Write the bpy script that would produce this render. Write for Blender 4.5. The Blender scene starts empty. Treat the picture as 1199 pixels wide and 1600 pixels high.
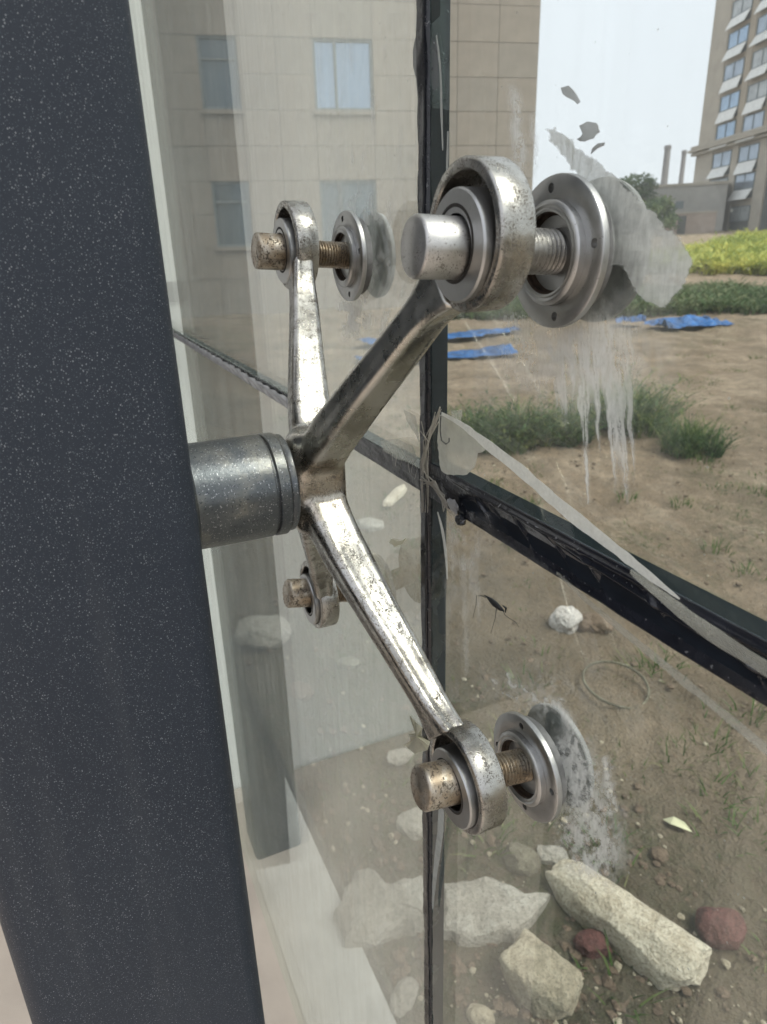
import bpy, bmesh, math, random
import numpy as np
from mathutils import Vector, Matrix
SC = bpy.context.scene
COL = SC.collection
# ------------------------------------------------------------------ camera
FPX = 1063.58                                   # focal length in pixels of the 1199 x 1600 photograph
YAW, PIT, ROLL = -1.1520, 0.3647, -0.0286
CAM = np.array([0.36874, -0.19935, 0.13546])
FW = np.array([math.sin(YAW)*math.cos(PIT), math.cos(YAW)*math.cos(PIT), -math.sin(PIT)])
R0 = np.cross(FW, [0, 0, 1.0]); R0 /= np.linalg.norm(R0); U0 = np.cross(R0, FW)
RT = math.cos(ROLL)*R0 + math.sin(ROLL)*U0
UP = -math.sin(ROLL)*R0 + math.cos(ROLL)*U0
cd = bpy.data.cameras.new('camera'); cam = bpy.data.objects.new('camera', cd); COL.objects.link(cam)
cd.sensor_fit = 'VERTICAL'; cd.sensor_height = 36; cd.sensor_width = 36*0.749
cd.lens = 36*FPX/1600; cd.clip_start = 0.01; cd.clip_end = 2000
cam.matrix_world = Matrix(((RT[0], UP[0], -FW[0], CAM[0]), (RT[1], UP[1], -FW[1], CAM[1]), (RT[2], UP[2], -FW[2], CAM[2]), (0, 0, 0, 1)))
cd.dof.use_dof = True; cd.dof.focus_distance = 0.405; cd.dof.aperture_fstop = 17
SC.camera = cam
# ------------------------------------------------------------------ sky, sun, exposure
SUN_EL, SUN_AZ = math.radians(58), math.radians(35)     # azimuth measured from +X towards +Y
w = bpy.data.worlds.new('World'); SC.world = w; w.use_nodes = True
nt = w.node_tree; nt.nodes.clear()
sky = nt.nodes.new('ShaderNodeTexSky'); sky.sky_type = 'NISHITA'; sky.sun_disc = False
sky.sun_elevation = SUN_EL; sky.sun_rotation = math.pi/2 - SUN_AZ; sky.dust_density = 5; sky.air_density = 1
mx = nt.nodes.new('ShaderNodeMix'); mx.data_type = 'RGBA'; mx.inputs[0].default_value = 0.84
mx.inputs[7].default_value = (7.2, 7.45, 8.0, 1)        # the overcast veil
bg = nt.nodes.new('ShaderNodeBackground'); bg.inputs[1].default_value = 0.1
wo = nt.nodes.new('ShaderNodeOutputWorld')
nt.links.new(sky.outputs[0], mx.inputs[6]); nt.links.new(mx.outputs[2], bg.inputs[0]); nt.links.new(bg.outputs[0], wo.inputs[0])
sd = bpy.data.lights.new('sun', 'SUN'); sd.energy = 2.5; sd.angle = math.radians(26); sd.color = (1, .955, .88)
so = bpy.data.objects.new('sun', sd); COL.objects.link(so)
sv = Vector((math.cos(SUN_EL)*math.cos(SUN_AZ), math.cos(SUN_EL)*math.sin(SUN_AZ), math.sin(SUN_EL)))
so.rotation_euler = sv.to_track_quat('Z', 'Y').to_euler(); so.location = (3, 2, 6)
vs = SC.view_settings; vs.view_transform = 'Standard'; vs.look = 'None'; vs.gamma = 1; vs.use_curve_mapping = False
vs.exposure = 0.78
SC.render.engine = 'CYCLES'
HAZE = .0012
SC.cycles.use_denoising = True; SC.cycles.transparent_max_bounces = 32; SC.cycles.max_bounces = 8
SC.cycles.caustics_reflective = False; SC.cycles.caustics_refractive = False
rng = random.Random(7); NR = np.random.default_rng(7)

# ------------------------------------------------------------------ geometry of the place
def ray(px, py): return RT*(px-599.5)/FPX - UP*(py-800)/FPX + FW
def on_plane(px, py, axis, val):
    d = ray(px, py); return CAM + d*((val-CAM[axis])/d[axis])
def on_glass(px, py, y=0.0): return on_plane(px, py, 1, y)
def rise(d):
    d = np.asarray(d, float)
    q = .00056*np.clip(d-6, 0, 57)**2
    return q + np.clip(d-63, 0, 60)*.03
def terr(x, y): return -1.4 + rise(np.hypot(x-CAM[0], y-CAM[1]))
TS = np.geomspace(.3, 250, 8000)
def on_ground(px, py):
    d = ray(px, py); Q = CAM[None] + TS[:, None]*d[None]
    k = np.argmax(Q[:, 2] < terr(Q[:, 0], Q[:, 1])); return Q[k]

# ------------------------------------------------------------------ noise
def hash2(ix, iy, s):
    h = (ix.astype(np.int64)*374761393 + iy.astype(np.int64)*668265263 + s*974634767) & 0x7fffffff
    h = ((h ^ (h >> 13))*1274126177) & 0x7fffffff
    return ((h ^ (h >> 16)) & 0xffff)/65535.0
def vnoise(x, y, s=0):
    x = np.asarray(x, float); y = np.asarray(y, float)
    ix = np.floor(x); iy = np.floor(y); fx = x-ix; fy = y-iy
    fx = fx*fx*(3-2*fx); fy = fy*fy*(3-2*fy)
    a = hash2(ix, iy, s); b = hash2(ix+1, iy, s); c = hash2(ix, iy+1, s); d = hash2(ix+1, iy+1, s)
    return (a*(1-fx)+b*fx)*(1-fy) + (c*(1-fx)+d*fx)*fy
def fbm(x, y, s=0, o=4):
    t = 0; a = .5; n = 0
    for k in range(o):
        t = t + a*vnoise(x*2**k, y*2**k, s+k*17); n += a; a *= .5
    return t/n
def sstep(a, b, x):
    t = np.clip((x-a)/(b-a), 0, 1); return t*t*(3-2*t)

# ------------------------------------------------------------------ materials
class NT:
    def __init__(s, name):
        s.m = bpy.data.materials.new(name); s.m.use_nodes = True; s.t = s.m.node_tree; s.t.nodes.clear()
        s.out = s.n('ShaderNodeOutputMaterial')
    def n(s, k, **kw):
        o = s.t.nodes.new(k)
        for a, b in kw.items(): setattr(o, a, b)
        return o
    def l(s, a, b): s.t.links.new(a, b)
    def coord(s, which='Object', scale=(1, 1, 1)):
        c = s.n('ShaderNodeTexCoord'); m = s.n('ShaderNodeMapping'); m.inputs['Scale'].default_value = scale
        s.l(c.outputs[which], m.inputs[0]); return m.outputs[0]
    def noise(s, vec, scale, detail=4, rough=.55, dist=0):
        o = s.n('ShaderNodeTexNoise'); o.inputs['Scale'].default_value = scale; o.inputs['Detail'].default_value = detail
        o.inputs['Roughness'].default_value = rough; o.inputs['Distortion'].default_value = dist
        s.l(vec, o.inputs['Vector']); return o.outputs['Fac']
    def ramp(s, fac, stops):
        o = s.n('ShaderNodeValToRGB'); r = o.color_ramp
        while len(r.elements) < len(stops): r.elements.new(.5)
        for e, (p, c) in zip(r.elements, stops):
            e.position = p; e.color = (*c, 1) if len(c) == 3 else c
        s.l(fac, o.inputs[0]); return o.outputs[0]
    def mr(s, fac, a, b, c=0, d=1):
        o = s.n('ShaderNodeMapRange'); s.l(fac, o.inputs[0])
        for i, v in enumerate((a, b, c, d)): o.inputs[i+1].default_value = v
        return o.outputs[0]
    def mix(s, fac, a, b, mode='MIX'):
        o = s.n('ShaderNodeMix', data_type='RGBA', blend_type=mode)
        for i, v in ((0, fac), (6, a), (7, b)):
            if hasattr(v, 'is_linked') or hasattr(v, 'links'): s.l(v, o.inputs[i])
            elif isinstance(v, (int, float)): o.inputs[i].default_value = v
            else: o.inputs[i].default_value = (*v, 1)
        return o.outputs[2]
    def math(s, op, a, b=0.0, clamp=False):
        o = s.n('ShaderNodeMath', operation=op, use_clamp=clamp)
        for i, v in ((0, a), (1, b)):
            if hasattr(v, 'links'): s.l(v, o.inputs[i])
            else: o.inputs[i].default_value = v
        return o.outputs[0]
    def bsdf(s, base, rough=.6, metal=0., spec=.5, bump=None, bstr=.3, bdist=.002, **kw):
        p = s.n('ShaderNodeBsdfPrincipled')
        for k, v in (('Base Color', base), ('Roughness', rough), ('Metallic', metal), ('Specular IOR Level', spec)):
            if hasattr(v, 'links'): s.l(v, p.inputs[k])
            elif isinstance(v, (int, float)): p.inputs[k].default_value = v
            else: p.inputs[k].default_value = (*v, 1)
        for k, v in kw.items(): p.inputs[k.replace('_', ' ')].default_value = v
        if bump is not None:
            b = s.n('ShaderNodeBump'); b.inputs['Strength'].default_value = bstr; b.inputs['Distance'].default_value = bdist
            s.l(bump, b.inputs['Height']); s.l(b.outputs[0], p.inputs['Normal'])
        return p
    def done(s, sh):
        s.l(sh.outputs[0] if hasattr(sh, 'outputs') else sh, s.out.inputs[0]); return s.m

def plain(name, c, rough=.7, metal=0., var=.25, scale=8, bump=.2, bdist=.004, spec=.4):
    t = NT(name); v = t.coord(); f = t.noise(v, scale, 5)
    lo = tuple(x*(1-var) for x in c); hi = tuple(min(1, x*(1+var)) for x in c)
    b = t.noise(v, scale*6, 4)
    return t.done(t.bsdf(t.ramp(f, [(.3, lo), (.7, hi)]), rough, metal, spec, b, bump, bdist))

def steel(name, light=(.50, .49, .46), dark=(.33, .315, .28), speck=.5, rust=.45, rough=(.16, .36), ps=1250):
    t = NT(name); v = t.coord('Object')
    f = t.noise(v, 55, 5, .6)
    c = t.ramp(f, [(.36, dark), (.60, light)])
    r = t.noise(v, 38, 6, .7, .6)
    rf = t.mr(r, 1-rust, 1-rust+.16)
    c = t.mix(t.math('MULTIPLY', rf, .75), c, (.27, .19, .105))
    # pitting: fine dark specks gathered in patches
    pit = t.noise(v, ps, 3, .6); pa = t.noise(v, 170, 4, .6)
    s1 = t.math('GREATER_THAN', t.math('ADD', pit, t.math('MULTIPLY', pa, .5)), .925-.10*speck)
    pit2 = t.noise(v, 2600, 2, .5)
    s2 = t.math('GREATER_THAN', t.math('ADD', pit2, t.math('MULTIPLY', pa, .6)), 1.02-.09*speck)
    s = t.math('MAXIMUM', s1, s2)
    c = t.mix(t.math('MULTIPLY', s, .80), c, (.075, .06, .042))
    met = t.math('SUBTRACT', 1.0, t.math('MAXIMUM', t.math('MULTIPLY', s, .8), t.math('MULTIPLY', rf, .45)))
    ro = t.math('ADD', t.mr(f, .3, .7, rough[0], rough[1]), t.math('MULTIPLY', s, .4), True)
    bm = t.math('SUBTRACT', t.noise(v, 260, 4), t.math('MULTIPLY', s, .6))
    return t.done(t.bsdf(c, ro, met, .5, bm, .22, .0006))

M = {}
M['cast'] = steel('polished cast steel', speck=.85, rust=.38, rough=(.20, .36))
M['casthub'] = steel('heat tinted cast steel', (.53, .50, .44), (.36, .32, .27), .6, .46, (.20, .36))
M['castbright'] = steel('clean lightened steel', (.62, .60, .55), (.46, .44, .38), speck=-.2, rust=.34, rough=(.20, .36))  # fewer specks; base lightened to offset dark reflections on one arm
M['rod'] = steel('weathered steel rod', (.54, .50, .43), (.32, .26, .19), .95, .56, (.25, .45), 640)
M['machined'] = steel('machined steel', (.50, .50, .49), (.42, .42, .41), -.6, .18, (.33, .45))
M['rodclean'] = steel('grey steel rod', (.56, .55, .53), (.42, .41, .38), .35, .25, (.3, .45))
M['gasket'] = plain('grey gasket', (.20, .20, .195), .6, .3, .3, 60)
M['rubber'] = plain('dull outer plate', (.21, .215, .21), .6, .2, .3, 60)
M['hole'] = plain('painted hole shade', (.02, .017, .014), .6, 0, .4, 300)  # near black stands for the shade in holes
M['rustin'] = plain('rusty shaded socket', (.055, .036, .024), .6, .3, .5, 200)  # rust brown, darkened to paint the shade inside the socket

def column_mat():
    t = NT('charcoal glitter paint'); v = t.coord('Object')
    vo = t.n('ShaderNodeTexVoronoi'); vo.inputs['Scale'].default_value = 1250; t.l(t.coord('Object', (1, 1, .8)), vo.inputs['Vector'])
    g = t.n('ShaderNodeSeparateColor'); t.l(vo.outputs['Color'], g.inputs[0])
    cl = t.math('MULTIPLY', t.mr(t.noise(v, 11, 4), .35, .62, .35, 1), t.mr(t.noise(v, 120, 2), .3, .6, .5, 1))
    sp = t.math('LESS_THAN', vo.outputs['Distance'], t.math('MULTIPLY', t.mr(g.outputs[0], .22, 1., .0, .42), t.mr(cl, 0, 1, .5, 1)))
    vo2 = t.n('ShaderNodeTexVoronoi'); vo2.inputs['Scale'].default_value = 1900; t.l(v, vo2.inputs['Vector'])
    g2 = t.n('ShaderNodeSeparateColor'); t.l(vo2.outputs['Color'], g2.inputs[0])
    sp2 = t.math('LESS_THAN', vo2.outputs['Distance'], t.mr(g2.outputs[1], .5, 1., 0, .4))
    f = t.noise(v, 5, 6, .6)
    base = t.ramp(f, [(.3, (.0205, .0268, .0385)), (.7, (.0275, .0345, .0470))])
    du = t.mr(t.noise(t.coord('Object', (40, 40, 2)), 1, 5, .6), .55, .8, 0, .10)         # dry rain runs
    base = t.mix(du, base, (.20, .20, .20))
    c = t.mix(t.math('MULTIPLY', sp, t.math('MULTIPLY', g.outputs[1], .85)), base, (.24, .25, .27))
    c = t.mix(t.math('MULTIPLY', sp2, .40), c, (.19, .20, .225))
    return t.done(t.bsdf(c, t.mr(f, .3, .7, .42, .58), 0, .3, t.math('ADD', sp, t.noise(v, 700, 3)), .35, .0004))
M['column'] = column_mat()
def tube_mat():
    t = NT('dark plated tube'); v = t.coord('Object')
    f = t.noise(v, 30, 5, .6); s = t.math('GREATER_THAN', t.noise(v, 700, 3, .6), .62)
    c = t.ramp(f, [(.32, (.065, .078, .088)), (.5, (.115, .125, .13)), (.72, (.27, .26, .22))])  # random mottling from dark blue grey to cream
    c = t.mix(t.math('MULTIPLY', s, .8), c, (.05, .055, .065))
    s2 = t.math('GREATER_THAN', t.noise(v, 900, 2, .5), .66); c = t.mix(t.math('MULTIPLY', s2, .5), c, (.6, .6, .62))
    return t.done(t.bsdf(c, t.mr(f, .3, .7, .40, .30), .7, .7, t.noise(v, 400, 4), .3, .0005))
M['tube'] = tube_mat()

def schlick(t, f0=.04, power=5.0):
    g = t.n('ShaderNodeNewGeometry'); d = t.n('ShaderNodeVectorMath', operation='DOT_PRODUCT')
    t.l(g.outputs['Incoming'], d.inputs[0]); t.l(g.outputs['True Normal'], d.inputs[1])
    c = t.math('ABSOLUTE', d.outputs['Value']); k = t.math('POWER', t.math('SUBTRACT', 1.0, c, True), power)
    return t.math('ADD', t.math('MULTIPLY', k, 1-f0), f0)
def glass_mat(name, dust_veil, tint=(.95, .972, .955), power=4.4):
    t = NT(name); v = t.coord('Object')
    tr = t.n('ShaderNodeBsdfTransparent'); tr.inputs[0].default_value = (*tint, 1)
    gl = t.n('ShaderNodeBsdfGlossy'); gl.inputs['Roughness'].default_value = 0.0; gl.inputs[0].default_value = (.95, .97, .96, 1)
    m1 = t.n('ShaderNodeMixShader'); t.l(schlick(t, .045, power), m1.inputs[0]); t.l(tr.outputs[0], m1.inputs[1]); t.l(gl.outputs[0], m1.inputs[2])
    # dried dirt in clouds, runs and spots, plus a painted veil of reflected brightness
    a = t.mr(t.noise(v, 7, 6, .6, .4), .35, .75, .25, 1.2)
    st = t.mr(t.noise(t.coord('Object', (70, 70, 3.0)), 1, 5, .6), .42, .78, 0, 1.3)
    vo = t.n('ShaderNodeTexVoronoi'); vo.inputs['Scale'].default_value = 210; t.l(v, vo.inputs['Vector'])
    g = t.n('ShaderNodeSeparateColor'); t.l(vo.outputs['Color'], g.inputs[0])
    dot = t.math('LESS_THAN', vo.outputs['Distance'], t.mr(g.outputs[0], .86, 1, 0, .13))
    al = t.math('MULTIPLY', t.math('ADD', a, st), dust_veil)
    al = t.math('ADD', al, t.math('MULTIPLY', dot, .38), True)
    df = t.n('ShaderNodeBsdfDiffuse'); df.inputs[0].default_value = (.60, .63, .58, 1)
    tl = t.n('ShaderNodeBsdfTranslucent'); tl.inputs[0].default_value = (.60, .63, .58, 1)
    d2 = t.n('ShaderNodeMixShader'); d2.inputs[0].default_value = .4; t.l(df.outputs[0], d2.inputs[1]); t.l(tl.outputs[0], d2.inputs[2])
    m2 = t.n('ShaderNodeMixShader'); t.l(al, m2.inputs[0]); t.l(m1.outputs[0], m2.inputs[1]); t.l(d2.outputs[0], m2.inputs[2])
    return t.done(m2)
M['glassL'] = glass_mat('dusty veiled glass', .12, power=4.0)  # thicker layer also paints in the reflected veil of the left panes
M['glassR'] = glass_mat('lightly dusty veiled glass', .026)
te = NT('clear glass edge'); te_ = te.n('ShaderNodeBsdfTransparent'); te_.inputs[0].default_value = (.80, .90, .86, 1); M['clearedge'] = te.done(te_)
M['glassedge'] = plain('green glass edge', (.08, .16, .13), .2)
def film_mat(name, c, alpha, rough=.35, attr=None, trans=.45, wr=60):
    t = NT(name); v = t.coord('Object')
    tr = t.n('ShaderNodeBsdfTransparent')
    df = t.bsdf(c, rough, 0, .5, t.noise(v, wr*4, 4), .5, .001)
    tl = t.n('ShaderNodeBsdfTranslucent'); tl.inputs[0].default_value = (*c, 1)
    d2 = t.n('ShaderNodeMixShader'); d2.inputs[0].default_value = trans; t.l(df.outputs[0], d2.inputs[1]); t.l(tl.outputs[0], d2.inputs[2])
    m = t.n('ShaderNodeMixShader'); t.l(tr.outputs[0], m.inputs[1]); t.l(d2.outputs[0], m.inputs[2])
    if attr:
        at = t.n('ShaderNodeAttribute'); at.attribute_name = attr
        fine = t.mr(t.noise(t.coord('Object', (1, 1, .35)), 500, 4, .55), .3, .65, .78, 1.08)
        t.l(t.math('MULTIPLY', at.outputs['Fac'], fine, True), m.inputs[0])
    else:
        f = t.noise(v, wr, 5, .6)
        t.l(t.mr(f, .3, .7, alpha*.7, min(1, alpha*1.3)), m.inputs[0])
    return t.done(m)
M['smear'] = film_mat('dried sealant smear', (.74, .74, .72), 1, .8, 'dirt', .5)
M['filmwhite'] = film_mat('white plastic film', (.78, .78, .74), .80, .3, None, .5, 120)
M['filmclear'] = film_mat('cloudy plastic film', (.62, .61, .54), .55, .25)
M['filmgrey'] = film_mat('grey film', (.50, .51, .50), .78, .3, None, .55, 60)
M['filmpatch'] = film_mat('pale grey film patch', (.60, .61, .59), 1, .3, 'dirt', .6)
M['filmthin'] = film_mat('thin clear tape', (.62, .62, .55), .32, .25)
M['filmyellow'] = film_mat('yellowed film', (.66, .64, .52), .9, .35)
M['strand'] = film_mat('silicone strands', (.58, .55, .48), .55, .3)
def black_mat(name, c, rough, sc=60):
    t = NT(name); v = t.coord('Object'); f = t.noise(v, sc, 5)
    s = t.math('GREATER_THAN', t.noise(v, 420, 2), .70)
    col = t.mix(t.math('MULTIPLY', s, .35), t.ramp(f, [(.35, c), (.75, tuple(x*1.8 for x in c))]), (.35, .35, .36))
    return t.done(t.bsdf(col, t.mr(f, .3, .7, rough*.8, rough*1.5), 0, .55, t.noise(v, 200, 4), .25, .001))
M['seal'] = black_mat('black silicone', (.010, .011, .014), .22)
M['backing'] = plain('dark spacer strip', (.010, .013, .018), .85, 0, .3, 25, .1, .001, .1)
M['tape'] = black_mat('glossy black tape', (.010, .011, .015), .12)
M['crinkle'] = plain('crinkled grey film', (.25, .25, .25), .22, 0, .3, 30, .2, .001, .7)
M['bug'] = plain('dead insect', (.012, .012, .012), .5)

def ground_mat():
    t = NT('bare soil'); v = t.coord('Object')
    f = t.noise(v, 1.7, 9, .68); f2 = t.noise(v, 11, 8, .65); f3 = t.noise(v, 90, 5, .6)
    c = t.ramp(f, [(.32, (.20, .152, .10)), (.5, (.36, .275, .19)), (.66, (.52, .415, .30))])
    c = t.mix(t.mr(f2, .35, .7, 0, .6), c, (.165, .135, .10))
    c = t.mix(t.math('MULTIPLY', t.mr(f3, .55, .72), .55), c, (.36, .32, .26))
    c = t.mix(t.math('MULTIPLY', t.mr(t.noise(v, 60, 4), .58, .7), .6), c, (.07, .055, .04))
    sx = t.n('ShaderNodeSeparateXYZ'); t.l(v, sx.inputs[0])
    damp = t.mr(t.math('ADD', sx.outputs[1], t.math('MULTIPLY', t.noise(v, 1.6, 5), 1.2)), 1.1, 3.0, .85, 0)       # damp earth along the building
    c = t.mix(damp, c, t.mix(t.mr(f2, .3, .7), (.082, .074, .048), (.185, .162, .115)))
    g = t.mr(t.noise(v, .55, 6, .6), .50, .66, 0, .7)
    c = t.mix(t.math('MULTIPLY', g, t.mr(t.noise(v, 25, 5), .4, .6)), c, (.085, .10, .05))
    return t.done(t.bsdf(c, .92, 0, .2, t.math('ADD', f2, t.math('MULTIPLY', f3, 1.5)), 1.0, .03))
M['soil'] = ground_mat()
M['floor'] = plain('beige screed floor', (.42, .36, .31), .75, 0, .12, 6)
M['kerb'] = plain('pale concrete kerb', (.45, .455, .44), .75, 0, .18, 14)
M['whitewall'] = plain('white wall paint', (.82, .83, .81), .6, 0, .03, 3, .05)
M['addedwall'] = plain('added dull grey', (.16, .165, .165), .8, 0, .2, 4)
M['groove'] = plain('dark groove', (.10, .10, .10), .7)
def stone_mat(name, c1, c2, c3, sc=18):
    t = NT(name); v = t.coord('Object')
    f = t.noise(v, sc, 7, .65, .4); f2 = t.noise(v, sc*7, 5, .65)
    c = t.ramp(f, [(.32, c3), (.5, c2), (.66, c1)])
    c = t.mix(t.math('MULTIPLY', t.mr(f2, .50, .64), .6), c, tuple(x*.5 for x in c3)); c = t.mix(t.math('MULTIPLY', t.mr(t.noise(v, sc*22, 3, .6), .58, .68), .7), c, tuple(x*.35 for x in c3)); c = t.mix(t.math('MULTIPLY', t.mr(t.noise(v, sc*15, 3, .6), .60, .70), .5), c, tuple(min(.8, x*1.3) for x in c1))
    return t.done(t.bsdf(c, .88, 0, .25, t.math('ADD', f2, t.math('MULTIPLY', f, 2)), 1.0, .010))
M['limestone'] = stone_mat('pale limestone', (.76, .71, .57), (.66, .60, .47), (.46, .40, .29))
M['limestone2'] = stone_mat('buff limestone', (.60, .55, .42), (.52, .46, .34), (.36, .32, .23), 24)
M['slab'] = stone_mat('grey limestone', (.46, .45, .40), (.39, .37, .32), (.27, .26, .22), 14)
M['redstone'] = stone_mat('red stone', (.20, .095, .085), (.15, .07, .062), (.09, .048, .042))
M['darkstone'] = stone_mat('olive stone', (.26, .25, .18), (.19, .18, .13), (.11, .10, .075))
M['whitestone'] = stone_mat('white stone', (.68, .66, .62), (.60, .57, .53), (.40, .37, .33))
M['clod'] = stone_mat('clod', (.24, .18, .13), (.18, .135, .095), (.12, .09, .065))
def leaf_mat(name, c1, c2, c3):
    t = NT(name); a = t.n('ShaderNodeAttribute'); a.attribute_name = 'tone'
    c = t.ramp(a.outputs['Fac'], [(.1, c1), (.5, c2), (.95, c3)])
    p = t.bsdf(c, .6, 0, .3); tl = t.n('ShaderNodeBsdfTranslucent'); t.l(c, tl.inputs[0])
    m = t.n('ShaderNodeMixShader'); m.inputs[0].default_value = .3; t.l(p.outputs[0], m.inputs[1]); t.l(tl.outputs[0], m.inputs[2])
    return t.done(m)
M['leaf'] = leaf_mat('shrub leaves', (.028, .062, .018), (.065, .13, .035), (.20, .23, .07))
M['grass'] = leaf_mat('grass blades', (.045, .09, .02), (.085, .15, .035), (.22, .22, .10))
M['field'] = leaf_mat('yellow green field weeds', (.27, .33, .08), (.44, .47, .11), (.62, .58, .15))
M['strip'] = leaf_mat('low green cover', (.05, .09, .035), (.085, .14, .05), (.15, .17, .08))
M['treeleaf'] = leaf_mat('distant tree leaves', (.08, .13, .06), (.14, .20, .09), (.24, .28, .13))
M['bark'] = plain('bark', (.14, .11, .08), .9)
M['dryleaf'] = plain('pale leaf', (.50, .50, .33), .6)
M['tarp'] = plain('blue tarpaulin', (.015, .095, .27), .35, 0, .6, 3.5, .6, .05)
M['tile'] = plain('beige stone cladding', (.295, .258, .215), .7, 0, .08, 3, .1)
M['tile2'] = plain('beige stone cladding greyer', (.28, .25, .212), .7, 0, .08, 3, .1)
M['jointmortar'] = plain('cladding joint', (.235, .205, .17), .9)
M['alu'] = plain('dark window frame', (.17, .20, .21), .5)
M['wglass'] = plain('blue window glass', (.30, .40, .52), .06, .75, .12, .6, .0)
M['wglassd'] = plain('dim window glass', (.13, .17, .20), .06, .5, .12, .6, .0)
M['towerwall'] = plain('tan tower render', (.40, .34, .265), .8, 0, .10, .8, .05)
M['towerpier'] = plain('light tower render', (.45, .40, .33), .8, 0, .10, .8, .05)
M['towerglass2'] = plain('tower glass with blind', (.42, .44, .45), .3, .2, .25, 1.2, .0)
M['towerdark'] = plain('painted recess shade', (.12, .12, .115), .7)  # flat panels; the shade of bays and openings is put into the colour
M['sash'] = plain('white open sash', (.80, .79, .76), .4)
M['towerglass'] = plain('tower glass', (.36, .42, .50), .12, .5, .2, .8, .0)
M['lowwall'] = plain('grey rendered wall', (.42, .40, .37), .85, 0, .08, .6, .05)
M['pinkwall'] = plain('pinkish brick wall', (.40, .32, .27), .9, 0, .1, 1.5, .05)
M['chimney'] = plain('grey chimney', (.26, .25, .25), .8)

# ------------------------------------------------------------------ mesh helpers
class MB:
    def __init__(s): s.v = []; s.f = []; s.tone = None
    def add(s, vs, fs):
        o = len(s.v); s.v += [tuple(map(float, p)) for p in vs]; s.f += [tuple(i+o for i in f) for f in fs]; return s
    def box(s, x0, x1, y0, y1, z0, z1):
        return s.add([(x0, y0, z0), (x1, y0, z0), (x1, y1, z0), (x0, y1, z0), (x0, y0, z1), (x1, y0, z1), (x1, y1, z1), (x0, y1, z1)],
                     [(0, 3, 2, 1), (4, 5, 6, 7), (0, 1, 5, 4), (1, 2, 6, 5), (2, 3, 7, 6), (3, 0, 4, 7)])
    def lathe(s, prof, n=64, c=(0, 0)):                      # profile (y, r) turned about an axis parallel to Y
        m = len(prof); vs = []
        for k in range(n):
            a = 2*math.pi*k/n; ca, sa = math.cos(a), math.sin(a)
            vs += [(c[0]+r*ca, y, c[1]+r*sa) for y, r in prof]
        fs = [(k*m+i, ((k+1) % n)*m+i, ((k+1) % n)*m+i+1, k*m+i+1) for k in range(n) for i in range(m-1)]
        return s.add(vs, fs)
    def tube(s, pts, rad, n=8, cap=True):
        pts = [Vector(p) for p in pts]; rad = rad if hasattr(rad, '__len__') else [rad]*len(pts)
        vs = []; ref = Vector((.13, .31, .94))
        for i, p in enumerate(pts):
            d = (pts[min(i+1, len(pts)-1)]-pts[max(i-1, 0)]).normalized()
            a = d.cross(ref).normalized(); b = d.cross(a)
            vs += [p + rad[i]*(math.cos(2*math.pi*k/n)*a + math.sin(2*math.pi*k/n)*b) for k in range(n)]
        fs = [(i*n+k, i*n+(k+1) % n, (i+1)*n+(k+1) % n, (i+1)*n+k) for i in range(len(pts)-1) for k in range(n)]
        if cap: fs += [tuple(range(n))[::-1], tuple((len(pts)-1)*n+k for k in range(n))]
        return s.add(vs, fs)
    def loft(s, rings, cap=True):
        n = len(rings[0]); vs = [p for r in rings for p in r]
        fs = [(i*n+k, i*n+(k+1) % n, (i+1)*n+(k+1) % n, (i+1)*n+k) for i in range(len(rings)-1) for k in range(n)]
        if cap: fs += [tuple(range(n))[::-1], tuple((len(rings)-1)*n+k for k in range(n))]
        return s.add(vs, fs)
    def mesh(s, name, mat, smooth=None):
        me = bpy.data.meshes.new(name); me.from_pydata(s.v, [], s.f)
        b = bmesh.new(); b.from_mesh(me); bmesh.ops.recalc_face_normals(b, faces=b.faces); b.to_mesh(me); b.free()
        for m_ in (mat if isinstance(mat, list) else [mat]): me.materials.append(m_)
        if smooth is not None:
            me.shade_smooth(); me.set_sharp_from_angle(angle=math.radians(smooth))
        return me
    def obj(s, name, mat, parent=None, smooth=None, loc=(0, 0, 0), **kw):
        return link(name, s.mesh(name, mat, smooth), parent, loc, **kw)
def link(name, me, parent=None, loc=(0, 0, 0), label=None, cat=None, group=None, kind=None):
    o = bpy.data.objects.new(name, me); COL.objects.link(o); o.location = loc
    if parent is not None: o.parent = parent
    tag(o, label, cat, group, kind); return o
def tag(o, label=None, cat=None, group=None, kind=None):
    if label: o['label'] = label
    if cat: o['category'] = cat
    if group: o['group'] = group
    if kind: o['kind'] = kind
    return o
def thing(name, label, cat, loc=(0, 0, 0), rz=0, group=None):
    o = link(name, None, None, loc, label, cat, group); o.rotation_euler = (0, 0, rz); o.empty_display_size = .02; return o
def grid_mesh(name, P, mat, attr=None, aname='dirt', keep=None, smooth=True):
    nu, nv = P.shape[:2]; idx = np.arange(nu*nv).reshape(nu, nv)
    F = np.stack([idx[:-1, :-1], idx[1:, :-1], idx[1:, 1:], idx[:-1, 1:]], -1).reshape(-1, 4)
    if keep is not None:
        kf = keep.reshape(-1)[F].any(1); F = F[kf]
    used = np.unique(F); rem = np.full(nu*nv, -1); rem[used] = np.arange(len(used))
    me = bpy.data.meshes.new(name); me.from_pydata(P.reshape(-1, 3)[used].tolist(), [], rem[F].tolist())
    if attr is not None:
        a = me.attributes.new(aname, 'FLOAT', 'POINT'); a.data.foreach_set('value', attr.reshape(-1)[used].astype(np.float32))
    me.materials.append(mat)
    if smooth: me.shade_smooth()
    return me
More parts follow.
